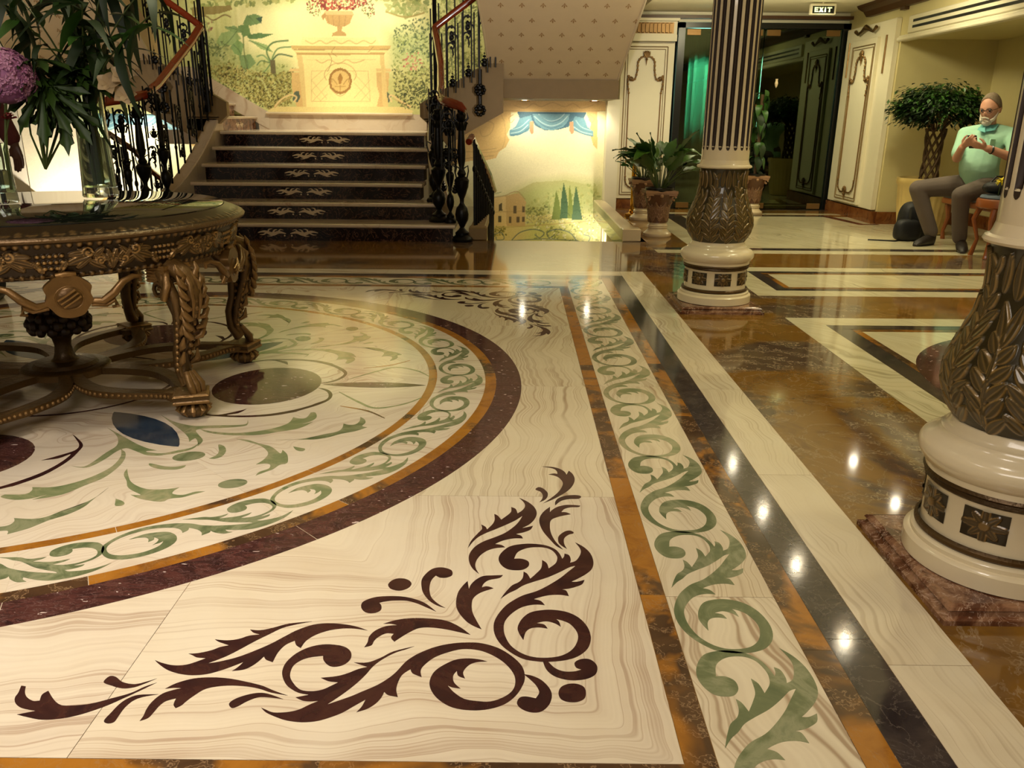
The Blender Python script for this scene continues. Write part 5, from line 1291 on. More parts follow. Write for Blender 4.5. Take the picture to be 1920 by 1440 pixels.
M['relief_p'] = plain('weathered_carved_stone', rgb(156, 118, 84), .45, 0, .4, 40, var=.25)
LF = [leaf_mesh('leaf', .27, .058, .25, .3, 8, 'leaf', wave=.15), leaf_mesh('leaf', .25, .055, .05, .3, 8, 'leaf', wave=.15), leaf_mesh('leaf', .28, .052, .55, .3, 8, 'leafl', wave=.15)]
def lily(loc, h, n, label, spread=.16, sc=1, seed=1, rz=0):
    rs = random.Random(seed); t = thing('potted_peace_lily', loc, label, 'plant', rz=rz)
    capital_pot(t, h, .15)
    for i in range(n):
        a = rs.uniform(0, 2*PI); el = rs.uniform(.1, 1.0); hh = rs.uniform(.12, .32)*sc
        bx, by = .05*math.cos(a), .05*math.sin(a); r = spread*(1.1-el*.8)*rs.uniform(.5, 1.1)
        ex, ey = bx+r*math.cos(a), by+r*math.sin(a)
        st = MB().tube([(bx*.6, by*.6, h), ((bx+ex)/2, (by+ey)/2, h+hh*.6), (ex, ey, h+hh)], [.005, .004, .003], 5).obj('stem', 'stem', t)
        l = link('leaf', rs.choice(LF), None, t, (ex, ey, h+hh)); l.rotation_euler = (rs.uniform(-.5, .5), -1.0*el+rs.uniform(-.3, .4), a+rs.uniform(-.4, .4)); s = rs.uniform(.65, 1.0)*sc; l.scale = (s, s*1.15, s)
    return t
lily((1.37, 7.93, 0), .43, 46, 'front peace lily in a carved column-capital planter beside the stairwell', seed=4, sc=1.1, spread=.22)
lily((1.42, 9.28, 0), .44, 26, 'peace lily planter half hidden behind the front lily planter', seed=9, sc=.8)
# tall trailing plant by the doors
t = thing('potted_pothos', (2.83, 9.95, 0), 'tall climbing plant in a carved planter in front of the glass doors', 'plant')
capital_pot(t, .45, .14)
MB().tube([(0, 0, .44), (.01, 0, .9), (0, 0, 1.35)], .02, 8).obj('moss_pole', 'bark', t)
PL = [leaf_mesh('leaf', .17, .05, .9, .3, 6, 'leafd'), leaf_mesh('leaf', .14, .04, 1.1, .3, 6, 'leaf')]
rs = random.Random(5)
for i in range(54):
    z = rs.uniform(.5, 1.4); a = rs.uniform(0, 2*PI); l = link('leaf', rs.choice(PL), None, t, (.03*math.cos(a), .03*math.sin(a), z)); l.rotation_euler = (0, rs.uniform(.2, 1.0), a)
l = MB().lathe([(0, 0), (.012, .02), (.02, .05), (.012, .08), (.016, .10)], 10).obj('flower', 'stone', t, (.16, .05, 1.42))
# brass stanchion
t = thing('brass_stanchion', (1.36, 9.62, 0), 'polished brass post behind the lily planters', 'post')
MB().lathe([(.085, 0), (.09, .01), (.085, .03), (.05, .04), (.035, .05), (.04, .06), (.03, .075)], 28).obj('base', 'brass', t, smooth=True)
MB().lathe([(.028, .07), (.028, .62), (.036, .63), (.028, .64), (.028, .68), (.04, .69), (.045, .71), (.04, .73), (.02, .75), (.026, .765), (0, .79)], 24).obj('pole', 'brass', t, smooth=True)
# braided fig tree in a big pot
M['potw'] = plain('ribbed_cream_pot', rgb(206, 180, 112), .3, coat=.3, var=.1)
t = thing('braided_fig_tree', (4.08, 8.32, 0), 'bushy fig tree with braided trunk in a ribbed cream pot in the niche', 'tree')
MB().lathe([(.20, 0), (.215, .01), (.23, .12), (.255, .30), (.27, .46), (.285, .48), (.29, .51), (.285, .54), (.265, .54), (.255, .48)], 120, fn=lambda r, z, a: r+(.004*math.cos(a*30) if .02 < z < .46 else 0)).obj('pot', 'potw', t, smooth=True)
MB().lathe([(0, .50), (.262, .50)], 24, cap=False).obj('soil', 'soil', t)
for d in (1, -1):
    for k in range(7):
        P = []
        for i in range(22):
            z = .48+.52*i/21; a = k*2*PI/7+d*(z-.48)*6.5; r = .088-.02*math.sin((z-.48)/.52*PI)+.004*d; P.append((r*math.cos(a), r*math.sin(a), z))
        MB().tube(P, .0105, 6).obj('braided_stem', 'bark', t, smooth=True)
b = MB(); rs = random.Random(3)
for i in range(24):
    a = rs.uniform(0, 2*PI); r = rs.uniform(.15, .36); b.tube([(.05*math.cos(a), .05*math.sin(a), .98), (r*.5*math.cos(a), r*.5*math.sin(a), 1.12), (r*math.cos(a), r*math.sin(a), 1.05+rs.uniform(0, .3))], [.008, .006, .003], 5)
b.obj('branches', 'bark', t)
CLU = []
for i in range(78):
    u = rs.uniform(-.75, 1); a = rs.uniform(0, 2*PI); q = math.sqrt(1-u*u); k = rs.uniform(.72, 1.02); CLU.append((.36*q*k*math.cos(a), .36*q*k*math.sin(a), 1.20+.17*u*k, rs.uniform(.04, .065)))
b = MB()
for i in range(5200):
    cx, cy, cz, cr = CLU[i % len(CLU)]; a = math.atan2(cy, cx)
    x, y, z = cx+rs.gauss(0, cr), cy+rs.gauss(0, cr), cz+rs.gauss(0, cr*.75)
    if z < 1.0 and rs.random() < .5: z -= rs.uniform(0, .08)
    L = rs.uniform(.045, .07); W = .014; d = Vector((math.cos(a)+rs.uniform(-.8, .8), math.sin(a)+rs.uniform(-.8, .8), -.5+rs.uniform(-.5, .5))).normalized(); sd = d.cross(Vector((rs.uniform(-.3, .3), rs.uniform(-.3, .3), 1))).normalized()
    p = Vector((x, y, z)); up = sd.cross(d)
    b.add([p, p+d*L*.5+sd*W+up*.004, p+d*L, p+d*L*.5-sd*W+up*.004], [(0, 1, 2, 3)], i % 2)
tag(b.obj('foliage', ['leaf', 'leafd'], t), kind='stuff')

# ---------------------------------------------------------------- vases and flowers on the round table
ZT = .729
def vase(loc, h, r0, r1, label, cat='vase'):
    t = thing('glass_vase', loc, label, cat)
    MB().lathe([(0, .0), (r0*.95, .0), (r0, .006), (r0*.97, .03), ((r0+r1)/2*.95, h*.5), (r1, h), (r1-.004, h), ((r0+r1)/2*.95-.004, h*.5), (r0*.97-.005, .04), (0, .035)], 40, cap=False).obj('body', 'vase', t, smooth=True)
    MB().lathe([(0, .036), (r0*.97-.006, .041), ((r0+r1)/2*.95-.0055, h*.5), ((r0+r1)/2*.95-.007, h*.55), (0, h*.55)], 32, cap=False).obj('water', 'water', t, smooth=True)
    return t
M['water'] = glassm('vase_water', (.9, .97, .9, 1), 0, 1.33)
vase((-1.735, 3.50, ZT), .43, .070, .056, 'tall clear glass vase of leafy stems on the round table')
vase((-1.975, 3.20, ZT), .22, .062, .055, 'short clear glass vase at the left on the round table')
def palm_leaf(seg=7, L=.26):
    """deeply cut fan leaf (fatsia like), grows along +x"""
    b = MB(); pts = []
    for k in range(seg):
        a = (k-(seg-1)/2)*.52; l = L*(1-.09*abs(k-(seg-1)/2)); 
        tip = (l*math.cos(a), l*math.sin(a)); 
        for q, w_ in ((.48, .13), (.60, .23), (.66, .12), (.80, .17), (.85, .08)): pts.append((l*q*math.cos(a-w_), l*q*math.sin(a-w_)))
        pts.append(tip)
        for q, w_ in ((.85, .08), (.80, .17), (.66, .12), (.60, .23), (.48, .13)): pts.append((l*q*math.cos(a+w_), l*q*math.sin(a+w_)))
        if k < seg-1: a2 = a+.26; pts.append((L*.36*math.cos(a2), L*.40*math.sin(a2)))
    c = (0, 0, 0); vs = [(0, 0, 0)]+[(x, y, -.9*(x*x+y*y)/L*.45+(.012 if i % 12 == 6 else 0)) for i, (x, y) in enumerate(pts)]
    fs = [(0, i, i+1) for i in range(1, len(pts))]
    me = b.add(vs, fs).mesh('fan_leaf', True); me.materials.append(M['fanl']); return me
M['fanl'] = plain('mid_green_fan_leaf', rgb(48, 74, 20), .5, var=.3)
FAN = palm_leaf(); FAN2 = palm_leaf(7, .2)
BAM = [leaf_mesh('leaf', .22, .017, .5, .2, 6, 'leafd'), leaf_mesh('leaf', .26, .020, .9, .2, 6, 'leafd'), leaf_mesh('leaf', .20, .022, .3, .2, 6, 'leaf')]
def spray(name, label, base, stems, per, seed, cat='foliage', up=(.9, 1.5), drop=.0, leaves=None):
    rs = random.Random(seed); t = thing(name, base, label, cat)
    for (dx, dy, h) in stems:
        P = [(dx*.04, dy*.04, .05), (dx*.12, dy*.12, .40), (dx*.45, dy*.45, .40+(h-.40)*.55), (dx, dy, h)]
        Q = crom([(p[0], p[2], 0) for p in P], 5, False); Qy = crom([(p[1], p[2], 0) for p in P], 5, False)
        C = [(Q[i][0], Qy[i][0], Q[i][1]) for i in range(len(Q))]
        MB().tube(C, [.006-.004*i/len(C) for i in range(len(C))], 6).obj('stem', 'stem', t, smooth=True)
        for k in range(per):
            i = rs.randint(7, len(C)-1); l = link('leaf', rs.choice(leaves or BAM), None, t, C[i])
            l.rotation_euler = (rs.uniform(-.4, .4), rs.uniform(-.5, 1.15), rs.uniform(0, 2*PI)); s = rs.uniform(.8, 1.15); l.scale = (s, s, s)
    return t
spray('leafy_branches', 'tall dark green leafy branches spreading from the tall glass vase', (-1.735, 3.50, ZT),
      [(-.30, .0, .86), (-.14, .08, .95), (.0, -.02, .92), (.14, .05, .9), (.28, .0, .80), (.34, -.08, .70), (-.22, -.1, .72), (.10, -.14, .72), (-.02, .1, .8)], 15, 11)
fa = thing('fan_leaf_stems', (-1.80, 3.42, ZT), 'large deeply cut fan leaves hanging between the two vases', 'foliage')
for i, (x, y, z, ry, rz, s, m) in enumerate([(-.01, -.1, .43, 1.0, -1.5, .85, 0), (.03, -.06, .37, .9, -1.1, .75, 0), (-.02, -.05, .46, .3, -1.0, .9, 1), (-.08, -.1, .46, .1, -2.2, .9, 1), (.06, .0, .48, .2, .3, 1, 1),
        (.02, .05, .51, -.1, -.2, 1, 1), (-.05, -.05, .53, -.1, -.9, 1, 1), (.08, .05, .50, .2, -.1, .9, 1), (-.06, -.02, .50, .4, -1.6, .9, 1)]):
    l = link('fan_leaf', FAN if m == 0 else FAN2, None, fa, (x, y, z)); l.rotation_euler = (0, ry, rz); l.scale = (s, s, s)
    MB().tube([(-.05, -.1, .12), (x*.5-.04, y*.6-.05, .25), (x, y, z)], [.005, .004, .003], 6).obj('stem', 'stem', fa)
# hydrangea
M['petal'] = plain('mauve_petals', rgb(176, 112, 158), .6, var=.25)
M['petal2'] = plain('pale_mauve_petals', rgb(196, 140, 176), .6, var=.2)
hy = thing('hydrangea', (-1.93, 3.20, ZT), 'round mauve hydrangea bloom standing in the short vase', 'flower')
MB().tube([(.0, 0, .05), (.01, .0, .2), (.015, .05, .40)], .006, 6).obj('stem', 'stem', hy)
b = MB(); rs = random.Random(8)
for i in range(420):
    u = rs.uniform(-.75, 1); a = rs.uniform(0, 2*PI); q = math.sqrt(1-u*u); r = .105*rs.uniform(.9, 1.04)
    n = Vector((q*math.cos(a), q*math.sin(a), u)); p = Vector((.015, .06, .455))+Vector((n.x*r, n.y*r, n.z*r*.95)); s1 = n.orthogonal().normalized(); s2 = n.cross(s1)
    th = rs.uniform(0, PI)
    for k in range(4):
        d = s1*math.cos(th+k*PI/2)+s2*math.sin(th+k*PI/2); e = n.cross(d); w_ = .0085
        b.add([p, p+d*w_+e*w_*.7+n*.004, p+d*w_*2+n*.001, p+d*w_-e*w_*.7+n*.004], [(0, 1, 2, 3)], i % 2)
tag(b.obj('petals', ['petal', 'petal2'], hy), kind='stuff')
MB().sphere((.015, .06, .455), .095, 16, 12).obj('bloom_core', 'petal', hy, smooth=True)
M['white_p'] = plain('cream_petals', rgb(196, 170, 130), .5, var=.1)
M['red_p'] = plain('dark_red_petals', rgb(110, 14, 14), .5, var=.3)
or_ = thing('orchid', (-1.735, 3.50, ZT), 'cream orchid blooms leaning out of the tall vase towards the stairs', 'flower')
MB().tube([(0, 0, .1), (.03, -.02, .42), (.16, -.1, .50)], .003, 6).obj('stem', 'stem', or_)
PT_ = leaf_mesh('petal', .05, .022, .3, .4, 5, 'white_p')
for (x, y, z) in ((.14, -.10, .44), (.20, -.10, .47), (.19, -.08, .40)):
    fl_ = thing('bloom', (0, 0, 0), None, None); fl_.parent = or_; fl_.location = (x, y, z); fl_.rotation_euler = (1.2, 0, .3)
    for k in range(5): l = link('petal', PT_, None, fl_); l.rotation_euler = (0, -.3, k*2*PI/5)
rr = thing('carnation', (-1.93, 3.20, ZT), 'small dark red carnation low in the short vase', 'flower')
MB().tube([(0, 0, .05), (.0, .0, .2), (.03, .02, .31)], .003, 6).obj('stem', 'stem', rr)
b = MB()
for k in range(3):
    for i in range(8):
        a = i*PI/4+k*.4; r = .024-.006*k; b.add([(.03, .02, .305+.004*k), (.03+r*math.cos(a-.3), .02+r*math.sin(a-.3), .318+.006*k), (.03+r*1.15*math.cos(a), .02+r*1.15*math.sin(a), .312+.006*k), (.03+r*math.cos(a+.3), .02+r*math.sin(a+.3), .318+.006*k)], [(0, 1, 2, 3)])
b.obj('bloom', 'red_p', rr)

# ================================================================ PEOPLE
ACR = Vector((.79, -.61, 0))          # across-the-body direction for the wide sections
def skin_geo(chains, sub=2, acr=None):
    """closed tapered limb segments with rounded ends along joint chains [(x,y,z,r[,r2])...]; fused into one skin afterwards"""
    b = MB(); ac = acr or ACR; N = 14
    for ch in chains:
        for p, q in zip(ch[:-1], ch[1:]):
            P, Q = Vector(p[:3]), Vector(q[:3]); d = Q-P; L = d.length
            if L < 1e-4: continue
            d.normalize(); u = (ac-d*ac.dot(d)); u = u.normalized() if u.length > .2 else d.orthogonal().normalized(); v = d.cross(u)
            r0, s0 = p[3], p[4] if len(p) > 4 else p[3]; r1, s1 = q[3], q[4] if len(q) > 4 else q[3]
            rings = [(-math.cos(t)*.999*min(r0, s0), math.sin(t), 0) for t in (.25, .7, 1.15, PI/2)] + [(L*k/4, 1, k/4) for k in (1, 2, 3)] + [(L+math.cos(t)*min(r1, s1), math.sin(t), 1) for t in (PI/2, 1.15, .7, .25)]
            vs = []; fs = []
            for h, m_, t in rings:
                ra, rb = (r0+(r1-r0)*t)*m_, (s0+(s1-s0)*t)*m_
                for k in range(N): a = 2*PI*k/N; vs.append(P+d*h+u*ra*math.cos(a)+v*rb*math.sin(a))
            n = len(rings)
            for i in range(n-1):
                for k in range(N): j = (k+1) % N; fs.append((i*N+k, i*N+j, i*N+N+j, i*N+N+k))
            fs += [tuple(range(N-1, -1, -1)), tuple((n-1)*N+k for k in range(N))]
            b.add(vs, fs)
    return b.v, b.f
def fused(name, parts, mat, parent, vox=.008):
    b = MB()
    for vs, fs in parts: b.add(vs, fs)
    o = b.obj(name, mat, parent, smooth=True, ang=None)
    bm = bmesh.new(); bm.from_mesh(o.data); bmesh.ops.recalc_face_normals(bm, faces=bm.faces); bm.to_mesh(o.data); bm.free()
    m = o.modifiers.new('r', 'REMESH'); m.mode = 'VOXEL'; m.voxel_size = vox; m.use_smooth_shade = True
    s = o.modifiers.new('sm', 'SMOOTH'); s.iterations = 5 if vox > .007 else 3; s.factor = .5
    return o
def head_geo(c, f, s=1.0):
    """head with brow, eyes sockets, nose, lips, chin and ears; c centre, f (yaw, pitch)"""
    vs = []; fs = []; nu, nv = 48, 36
    for j in range(nv+1):
        ph = PI*j/nv
        for i in range(nu):
            th = 2*PI*i/nu; x = math.sin(ph)*math.cos(th); y = math.sin(ph)*math.sin(th); z = math.cos(ph)
            X = x*.093; Y = y*.074; Z = z*.122                      # x = forward
            if z < 0: Y *= 1-.28*(-z)**1.2; X *= 1-.10*(-z) if x > 0 else 1-.30*(-z)
            if x > 0:
                X += .020*math.exp(-((y)/.13)**2-((z+.12)/.16)**2)*1.1          # nose
                X += .008*math.exp(-((y)/.16)**2-((z+.24)/.05)**2)
                X -= .012*math.exp(-((abs(y)-.38)/.17)**2-((z-.05)/.10)**2)      # sockets
                X += .006*math.exp(-((abs(y)-.35)/.3)**2-((z-.22)/.07)**2)       # brow
                X += .006*math.exp(-((y)/.22)**2-((z+.45)/.05)**2) + .005*math.exp(-((y)/.2)**2-((z+.55)/.05)**2)
                X -= .004*math.exp(-((y)/.25)**2-((z+.50)/.025)**2)
                X += .010*math.exp(-((y)/.3)**2-((z+.85)/.15)**2)
                X += .004*math.exp(-((abs(y)-.5)/.2)**2-((z+.22)/.15)**2)
            vs.append((X, Y, Z))
    for j in range(nv):
        for i in range(nu): k = (i+1) % nu; fs.append((j*nu+i, (j+1)*nu+i, (j+1)*nu+k, j*nu+k))
    b = MB().add(vs, fs)
    for sg in (1, -1): b.sphere((-.005, sg*.076, -.012), .03, 10, 8, sc=(.6, .3, 1))
    m = head_mat(c, f, s); return [tuple(m @ Vector(v)) for v in b.v], b.f
def head_mat(c, f, s=1.0):
    return Matrix.Translation(c) @ Matrix.Rotation(f[0], 4, 'Z') @ Matrix.Rotation(f[1], 4, 'Y') @ Matrix.Scale(s, 4)
def local(mb, m): mb.v = [tuple(m @ Vector(v)) for v in mb.v]; return mb
def hand_chains(w, d, n, L=.085, curl=.6, thumb=1):
    """palm + five fingers; w wrist, d finger direction, n palm normal, thumb side = +/- across"""
    w, d, n = Vector(w), Vector(d).normalized(), Vector(n).normalized(); n = (n-d*n.dot(d)).normalized(); a = d.cross(n)*thumb
    ch = [[(*w, .022, .018), (*(w+d*.035), .030, .015), (*(w+d*L*.85), .034, .013)]]
    for k, (o, l) in enumerate(((.030, .062), (.011, .072), (-.009, .068), (-.028, .052))):
        b0 = w+d*L*.55+a*o*.6; b1 = w+d*L+a*o; b2 = b1+(d*math.cos(curl*.6)+n*math.sin(curl*.6))*l*.5; b3 = b2+(d*math.cos(curl*1.5)+n*math.sin(curl*1.5))*l*.45
        ch.append([(*b0, .009), (*b1, .0095), (*b2, .0085), (*b3, .0065)])
    t0 = w+d*.02+a*.012; t1 = w+d*.045+a*.040+n*.01; t2 = t1+(d*.8+a*.3+n*.4)*.034; t3 = t2+(d*.9+n*.3)*.024
    ch.append([(*t0, .012), (*t1, .011), (*t2, .0095), (*t3, .007)])
    return ch
M['skin'] = plain('fair_skin', rgb(198, 146, 120), .5, var=.06)
M['skin_d'] = plain('dark_skin', rgb(70, 40, 28), .45, var=.1)
M['shirt'] = plain('mint_shirt_cotton', rgb(160, 204, 176), .85, 0, .8, 14, var=.08)
M['collar'] = plain('turquoise_undershirt', rgb(96, 164, 158), .8)
M['pants'] = plain('grey_brown_trousers', rgb(96, 84, 76), .85, 0, .4, 40)
M['shoe'] = plain('dark_brown_shoe', rgb(34, 26, 20), .5)
M['hair'] = plain('grey_hair', rgb(112, 96, 76), .8, 0, .8, 120)
M['beard'] = plain('white_beard', rgb(200, 190, 172), .8, 0, .8, 120)
M['blackc'] = plain('black_nylon', rgb(12, 12, 14), .6, 0, .4, 70)
M['maroon'] = plain('maroon_knit', rgb(70, 14, 14), .9, 0, .5, 60)
def shoe(b, heel, toe, w=.045):
    heel, toe = Vector(heel), Vector(toe); d = (toe-heel); L = d.length; d.normalize(); a = Vector((-d.y, d.x, 0))
    for i in range(1): pass
    n = 9; vs = []; fs = []; m = 10
    for i in range(n):
        t = i/(n-1); hw = w*(.72+.35*math.sin(PI*min(1, t*1.1)*.9))*(1 if 0 < i < n-1 else .5); hh = .085*(1-t)**.8+.035 if t < .95 else .02
        c = heel+d*L*t
        for k in range(m):
            q = 2*PI*k/m; vs.append(tuple(c+a*hw*math.cos(q)+Vector((0, 0, max(0, hh*.5+hh*.5*math.sin(q)*1.05)))))
    for i in range(n-1):
        for k in range(m): j = (k+1) % m; fs.append((i*m+k, i*m+j, i*m+m+j, i*m+m+k))
    fs += [tuple(range(m))[::-1], tuple((n-1)*m+k for k in range(m))]
    return b.add(vs, fs)
# seated man ----------------------------------------------------
man = thing('person', (4.1, 7.4, 0), 'grey-haired bearded man in mint shirt seated in the niche looking at a phone', 'person')
W = lambda x, y, z, *r: (x-4.1, y-7.4, z)+r
hipL, hipR = W(4.17, 7.36, .53, .085), W(4.02, 7.50, .53, .085)
kneeL, kneeR = W(3.77, 7.08, .475, .062), W(3.60, 7.50, .495, .062)
ankL, ankR = W(3.86, 7.16, .10, .043), W(3.76, 7.47, .11, .043)
pel = W(4.11, 7.44, .56, .13, .11); bel = W(4.05, 7.40, .70, .155, .135); che = W(4.08, 7.42, .88, .15, .115); nk0 = W(4.10, 7.44, 1.00, .08, .07); nk = W(4.085, 7.42, 1.06, .055)
shL, shR = W(4.25, 7.34, .965, .062), W(3.96, 7.55, .965, .062)
elL, elR = W(4.18, 7.10, .775, .045), W(3.86, 7.42, .765, .045)
wrL, wrR = W(3.945, 7.12, .855, .03), W(3.80, 7.25, .86, .03)
hc = Vector((4.055-4.1, 7.385-7.4, 1.175)); hf = (math.atan2(-.62, -.78), .30)
r_ = lambda p, *r: p[:3]+r
hands = hand_chains(wrL[:3], (-.9, .25, .25), (-.1, .5, .6), thumb=-1) + hand_chains(wrR[:3], (.1, -.6, .35), (.6, .3, .6), thumb=1)
body = skin_geo([[r_(pel, .11, .09), r_(bel, .135, .115), r_(che, .13, .095), r_(nk0, .065, .06), nk, (hc.x+.01, hc.y, 1.12, .05)],
                 [r_(nk0, .05, .05), r_(shL, .045), r_(elL, .04), wrL], [r_(nk0, .05, .05), r_(shR, .045), r_(elR, .04), wrR],
                 [r_(pel, .11, .09), r_(hipL, .07), r_(kneeL, .05), r_(ankL, .035)], [r_(pel, .11, .09), r_(hipR, .07), r_(kneeR, .05), r_(ankR, .035)]])
fused('body', [body, head_geo(hc, hf, 1.02), skin_geo(hands[:6], 1), skin_geo(hands[6:], 1)], 'skin', man, .0055)
mid = lambda a, b, t, r: tuple(a[i]+(b[i]-a[i])*t for i in range(3))+(r,)
shirt = skin_geo([[W(4.11, 7.44, .55, .15, .13), r_(bel, .160, .14), r_(che, .148, .115), r_(nk0, .08, .065)],
                  [r_(nk0, .07, .055), r_(shL, .060), mid(shL, elL, .5, .058), mid(shL, elL, .80, .060)], [r_(nk0, .07, .055), r_(shR, .060), mid(shR, elR, .5, .058), mid(shR, elR, .80, .060)], [r_(che, .14, .11), mid(shL, che, .15, .07)], [r_(che, .14, .11), mid(shR, che, .15, .07)]])
fused('shirt', [shirt], 'shirt', man, .009)
m = head_mat(hc, hf, 1.02)
b = MB()
for sg in (1, -1):
    b.add([Vector(v) for v in (W(4.03, 7.37, 1.035), W(4.0-.0, 7.33+sg*.03, .98), W(4.03+sg*.06, 7.35-sg*.03, 1.0), W(4.09+sg*.05, 7.40-sg*.04, 1.05))], [(0, 1, 2, 3)])
b.tube([W(4.09+.075*math.cos(t), 7.42+.06*math.sin(t), 1.025+.012*math.cos(t)) for t in np.linspace(0, 2*PI, 18)], .010, 6)
b.obj('collar', 'collar', man, smooth=True)
b = MB().bbox(-.035, -.006, -.03, .035, .006, .03, .004); o = b.obj('shirt_pocket', 'shirt', man, W(4.06, 7.275, .90)); o.rotation_euler.z = .5
trs = skin_geo([[W(4.11, 7.44, .60, .145, .12), W(4.10, 7.44, .53, .14, .105), r_(hipL, .10), mid(hipL, kneeL, .5, .088), r_(kneeL, .074), mid(kneeL, ankL, .5, .066), W(3.865, 7.165, .11, .06)],
                [W(4.10, 7.44, .53, .14, .105), r_(hipR, .10), mid(hipR, kneeR, .5, .088), r_(kneeR, .074), mid(kneeR, ankR, .5, .066), W(3.765, 7.475, .12, .06)]])
fused('trousers', [trs], 'pants', man, .009)
shoe(MB(), W(3.90, 7.20, 0), W(3.80, 6.95, 0)).obj('shoe', 'shoe', man, smooth=True)
shoe(MB(), W(3.82, 7.50, 0), W(3.58, 7.36, 0)).obj('shoe', 'shoe', man, smooth=True)
# hair cap, beard, glasses, watch
b = MB(); vs = []; fs = []; nu, nv = 30, 14
for j in range(nv+1):
    for i in range(nu):
        th = 2*PI*i/nu; front = max(0, math.cos(th)); ph = (1.70-1.05*front**.8)*j/nv
        x = math.sin(ph)*math.cos(th)*.099-.004; y = math.sin(ph)*math.sin(th)*.081; z = math.cos(ph)*.130
        vs.append((x, y, z))
for j in range(nv):
    for i in range(nu): k = (i+1) % nu; fs.append((j*nu+i, (j+1)*nu+i, (j+1)*nu+k, j*nu+k))
local(b.add(vs, fs), m).obj('hair', 'hair', man, smooth=True)
b = MB(); b.sphere((.058, 0, -.100), .038, 16, 10, sc=(.95, 1.0, .75)); b.tube([(.088, -.030, -.060), (.104, -.012, -.046), (.106, 0, -.044), (.104, .012, -.046), (.088, .03, -.060)], .0065, 6)
for s in (1, -1): b.tube([(.072, s*.034, -.085), (.045, s*.050, -.072), (.018, s*.062, -.035), (.008, s*.068, .0)], [.016, .014, .009, .005], 7)
local(b, m).obj('beard', 'beard', man, smooth=True)
b = MB()
for s in (1, -1):
    b.tube([(.093+.002*math.cos(t), s*.032+.024*math.cos(t), .008+.018*math.sin(t)) for t in np.linspace(0, 2*PI, 16)], .0022, 5)
    b.tube([(.09, s*.056, .012), (.04, s*.078, .014), (0, s*.08, .01)], .002, 5)
b.tube([(.097, -.01, .01), (.1, 0, .013), (.097, .01, .01)], .002, 5); local(b, m).obj('glasses', 'iron', man)
b = MB()
for s in (1, -1): b.sphere((.080, s*.032, .006), .010, 8, 6)
local(b, m).obj('eyes', 'black_p', man)
o = MB().tube([(math.cos(t)*.034, 0, math.sin(t)*.030) for t in np.linspace(0, 2*PI, 16)], .008, 6).obj('wristwatch', 'black_p', man, W(3.975, 7.118, .845)); o.rotation_euler = (0, .3, PI/2)
ph = thing('smartphone', (3.855, 7.20, .905), 'black smartphone held in both hands by the seated man', 'phone')
o = MB().bbox(-.036, -.07, -.004, .036, .07, .004, .003).obj('case', 'black_p', ph); o.rotation_euler = Vector((.5, .5, .62)).to_track_quat('Z', 'Y').to_euler()
o2 = MB().box(-.031, -.062, .0041, .031, .062, .0046).obj('screen', NT('lit_phone_screen').set(rgb(150, 200, 220), emis=rgb(160, 210, 230), es=2.0), ph); o2.rotation_euler = o.rotation_euler
# bench under him, side stool with cushion
M['wood'] = plain('orange_brown_wood', rgb(140, 76, 30), .35, coat=.3, var=.25)
M['cush'] = plain('slate_blue_upholstery', rgb(92, 104, 118), .8)
be = thing('bench', (4.30, 7.40, 0), 'low wooden bench with slate cushion that the man sits on', 'bench')
MB().bbox(-.24, -.42, .33, .30, .55, .385, .01).obj('frame', 'wood', be); MB().bbox(-.25, -.43, .385, .31, .56, .445, .02).obj('cushion', 'cush', be)
for x in (-.2, .26):
    for y in (-.38, .5): MB().tube([(x, y, .33), (x+.02, y, .2), (x-.01, y, .08), (x, y, 0)], [.03, .022, .016, .022], 8).obj('leg', 'wood', be, smooth=True)
sl = thing('wooden_stool', (3.94, 6.77, 0), 'small orange-brown wooden stool with blue-grey seat beside the nearest column', 'stool')
MB().lathe([(.0, .40), (.17, .40), (.18, .41), (.18, .46), (.17, .475), (0, .475)], 32, cap=False).obj('seat_rim', 'wood', sl, smooth=True)
MB().lathe([(0, .475), (.155, .475), (.16, .485), (.15, .50), (0, .505)], 32, cap=False).obj('cushion', 'cush', sl, smooth=True)
for k in range(4):
    a = PI/4+k*PI/2; c, s = math.cos(a), math.sin(a)
    MB().tube([(.14*c, .14*s, .41), (.18*c, .18*s, .30), (.13*c, .13*s, .14), (.16*c, .16*s, .0)], [.026, .02, .014, .02], 8).obj('leg', 'wood', sl, smooth=True)
bg = thing('handbag', (3.93, 6.82, .505), 'black shoulder bag lying on the wooden stool', 'bag')
MB().sphere((0, 0, .055), .13, 18, 10, sc=(1, .7, .42)).obj('body', 'blackc', bg, smooth=True)
MB().tube([(-.08, 0, .09), (-.04, 0, .14), (.04, 0, .14), (.08, 0, .09)], .008, 6).obj('handle', 'blackc', bg, smooth=True)
fb = thing('yellow_chrysanthemum', (3.86, 6.68, .505), 'bright yellow flower by the black bag at the nearest column', 'flower')
M['yel'] = plain('yellow_petals', rgb(236, 214, 20), .5, var=.1)
PT2 = leaf_mesh('petal', .05, .007, .6, .2, 4, 'yel')
MB().tube([(.02, .05, .0), (.0, .0, .11)], .004, 6).obj('stem', 'stem', fb)
rs = random.Random(2)
for k in range(40):
    l = link('petal', PT2, None, fb, (0, 0, .115)); l.rotation_euler = (0, rs.uniform(-1.3, .5), rs.uniform(0, 2*PI))
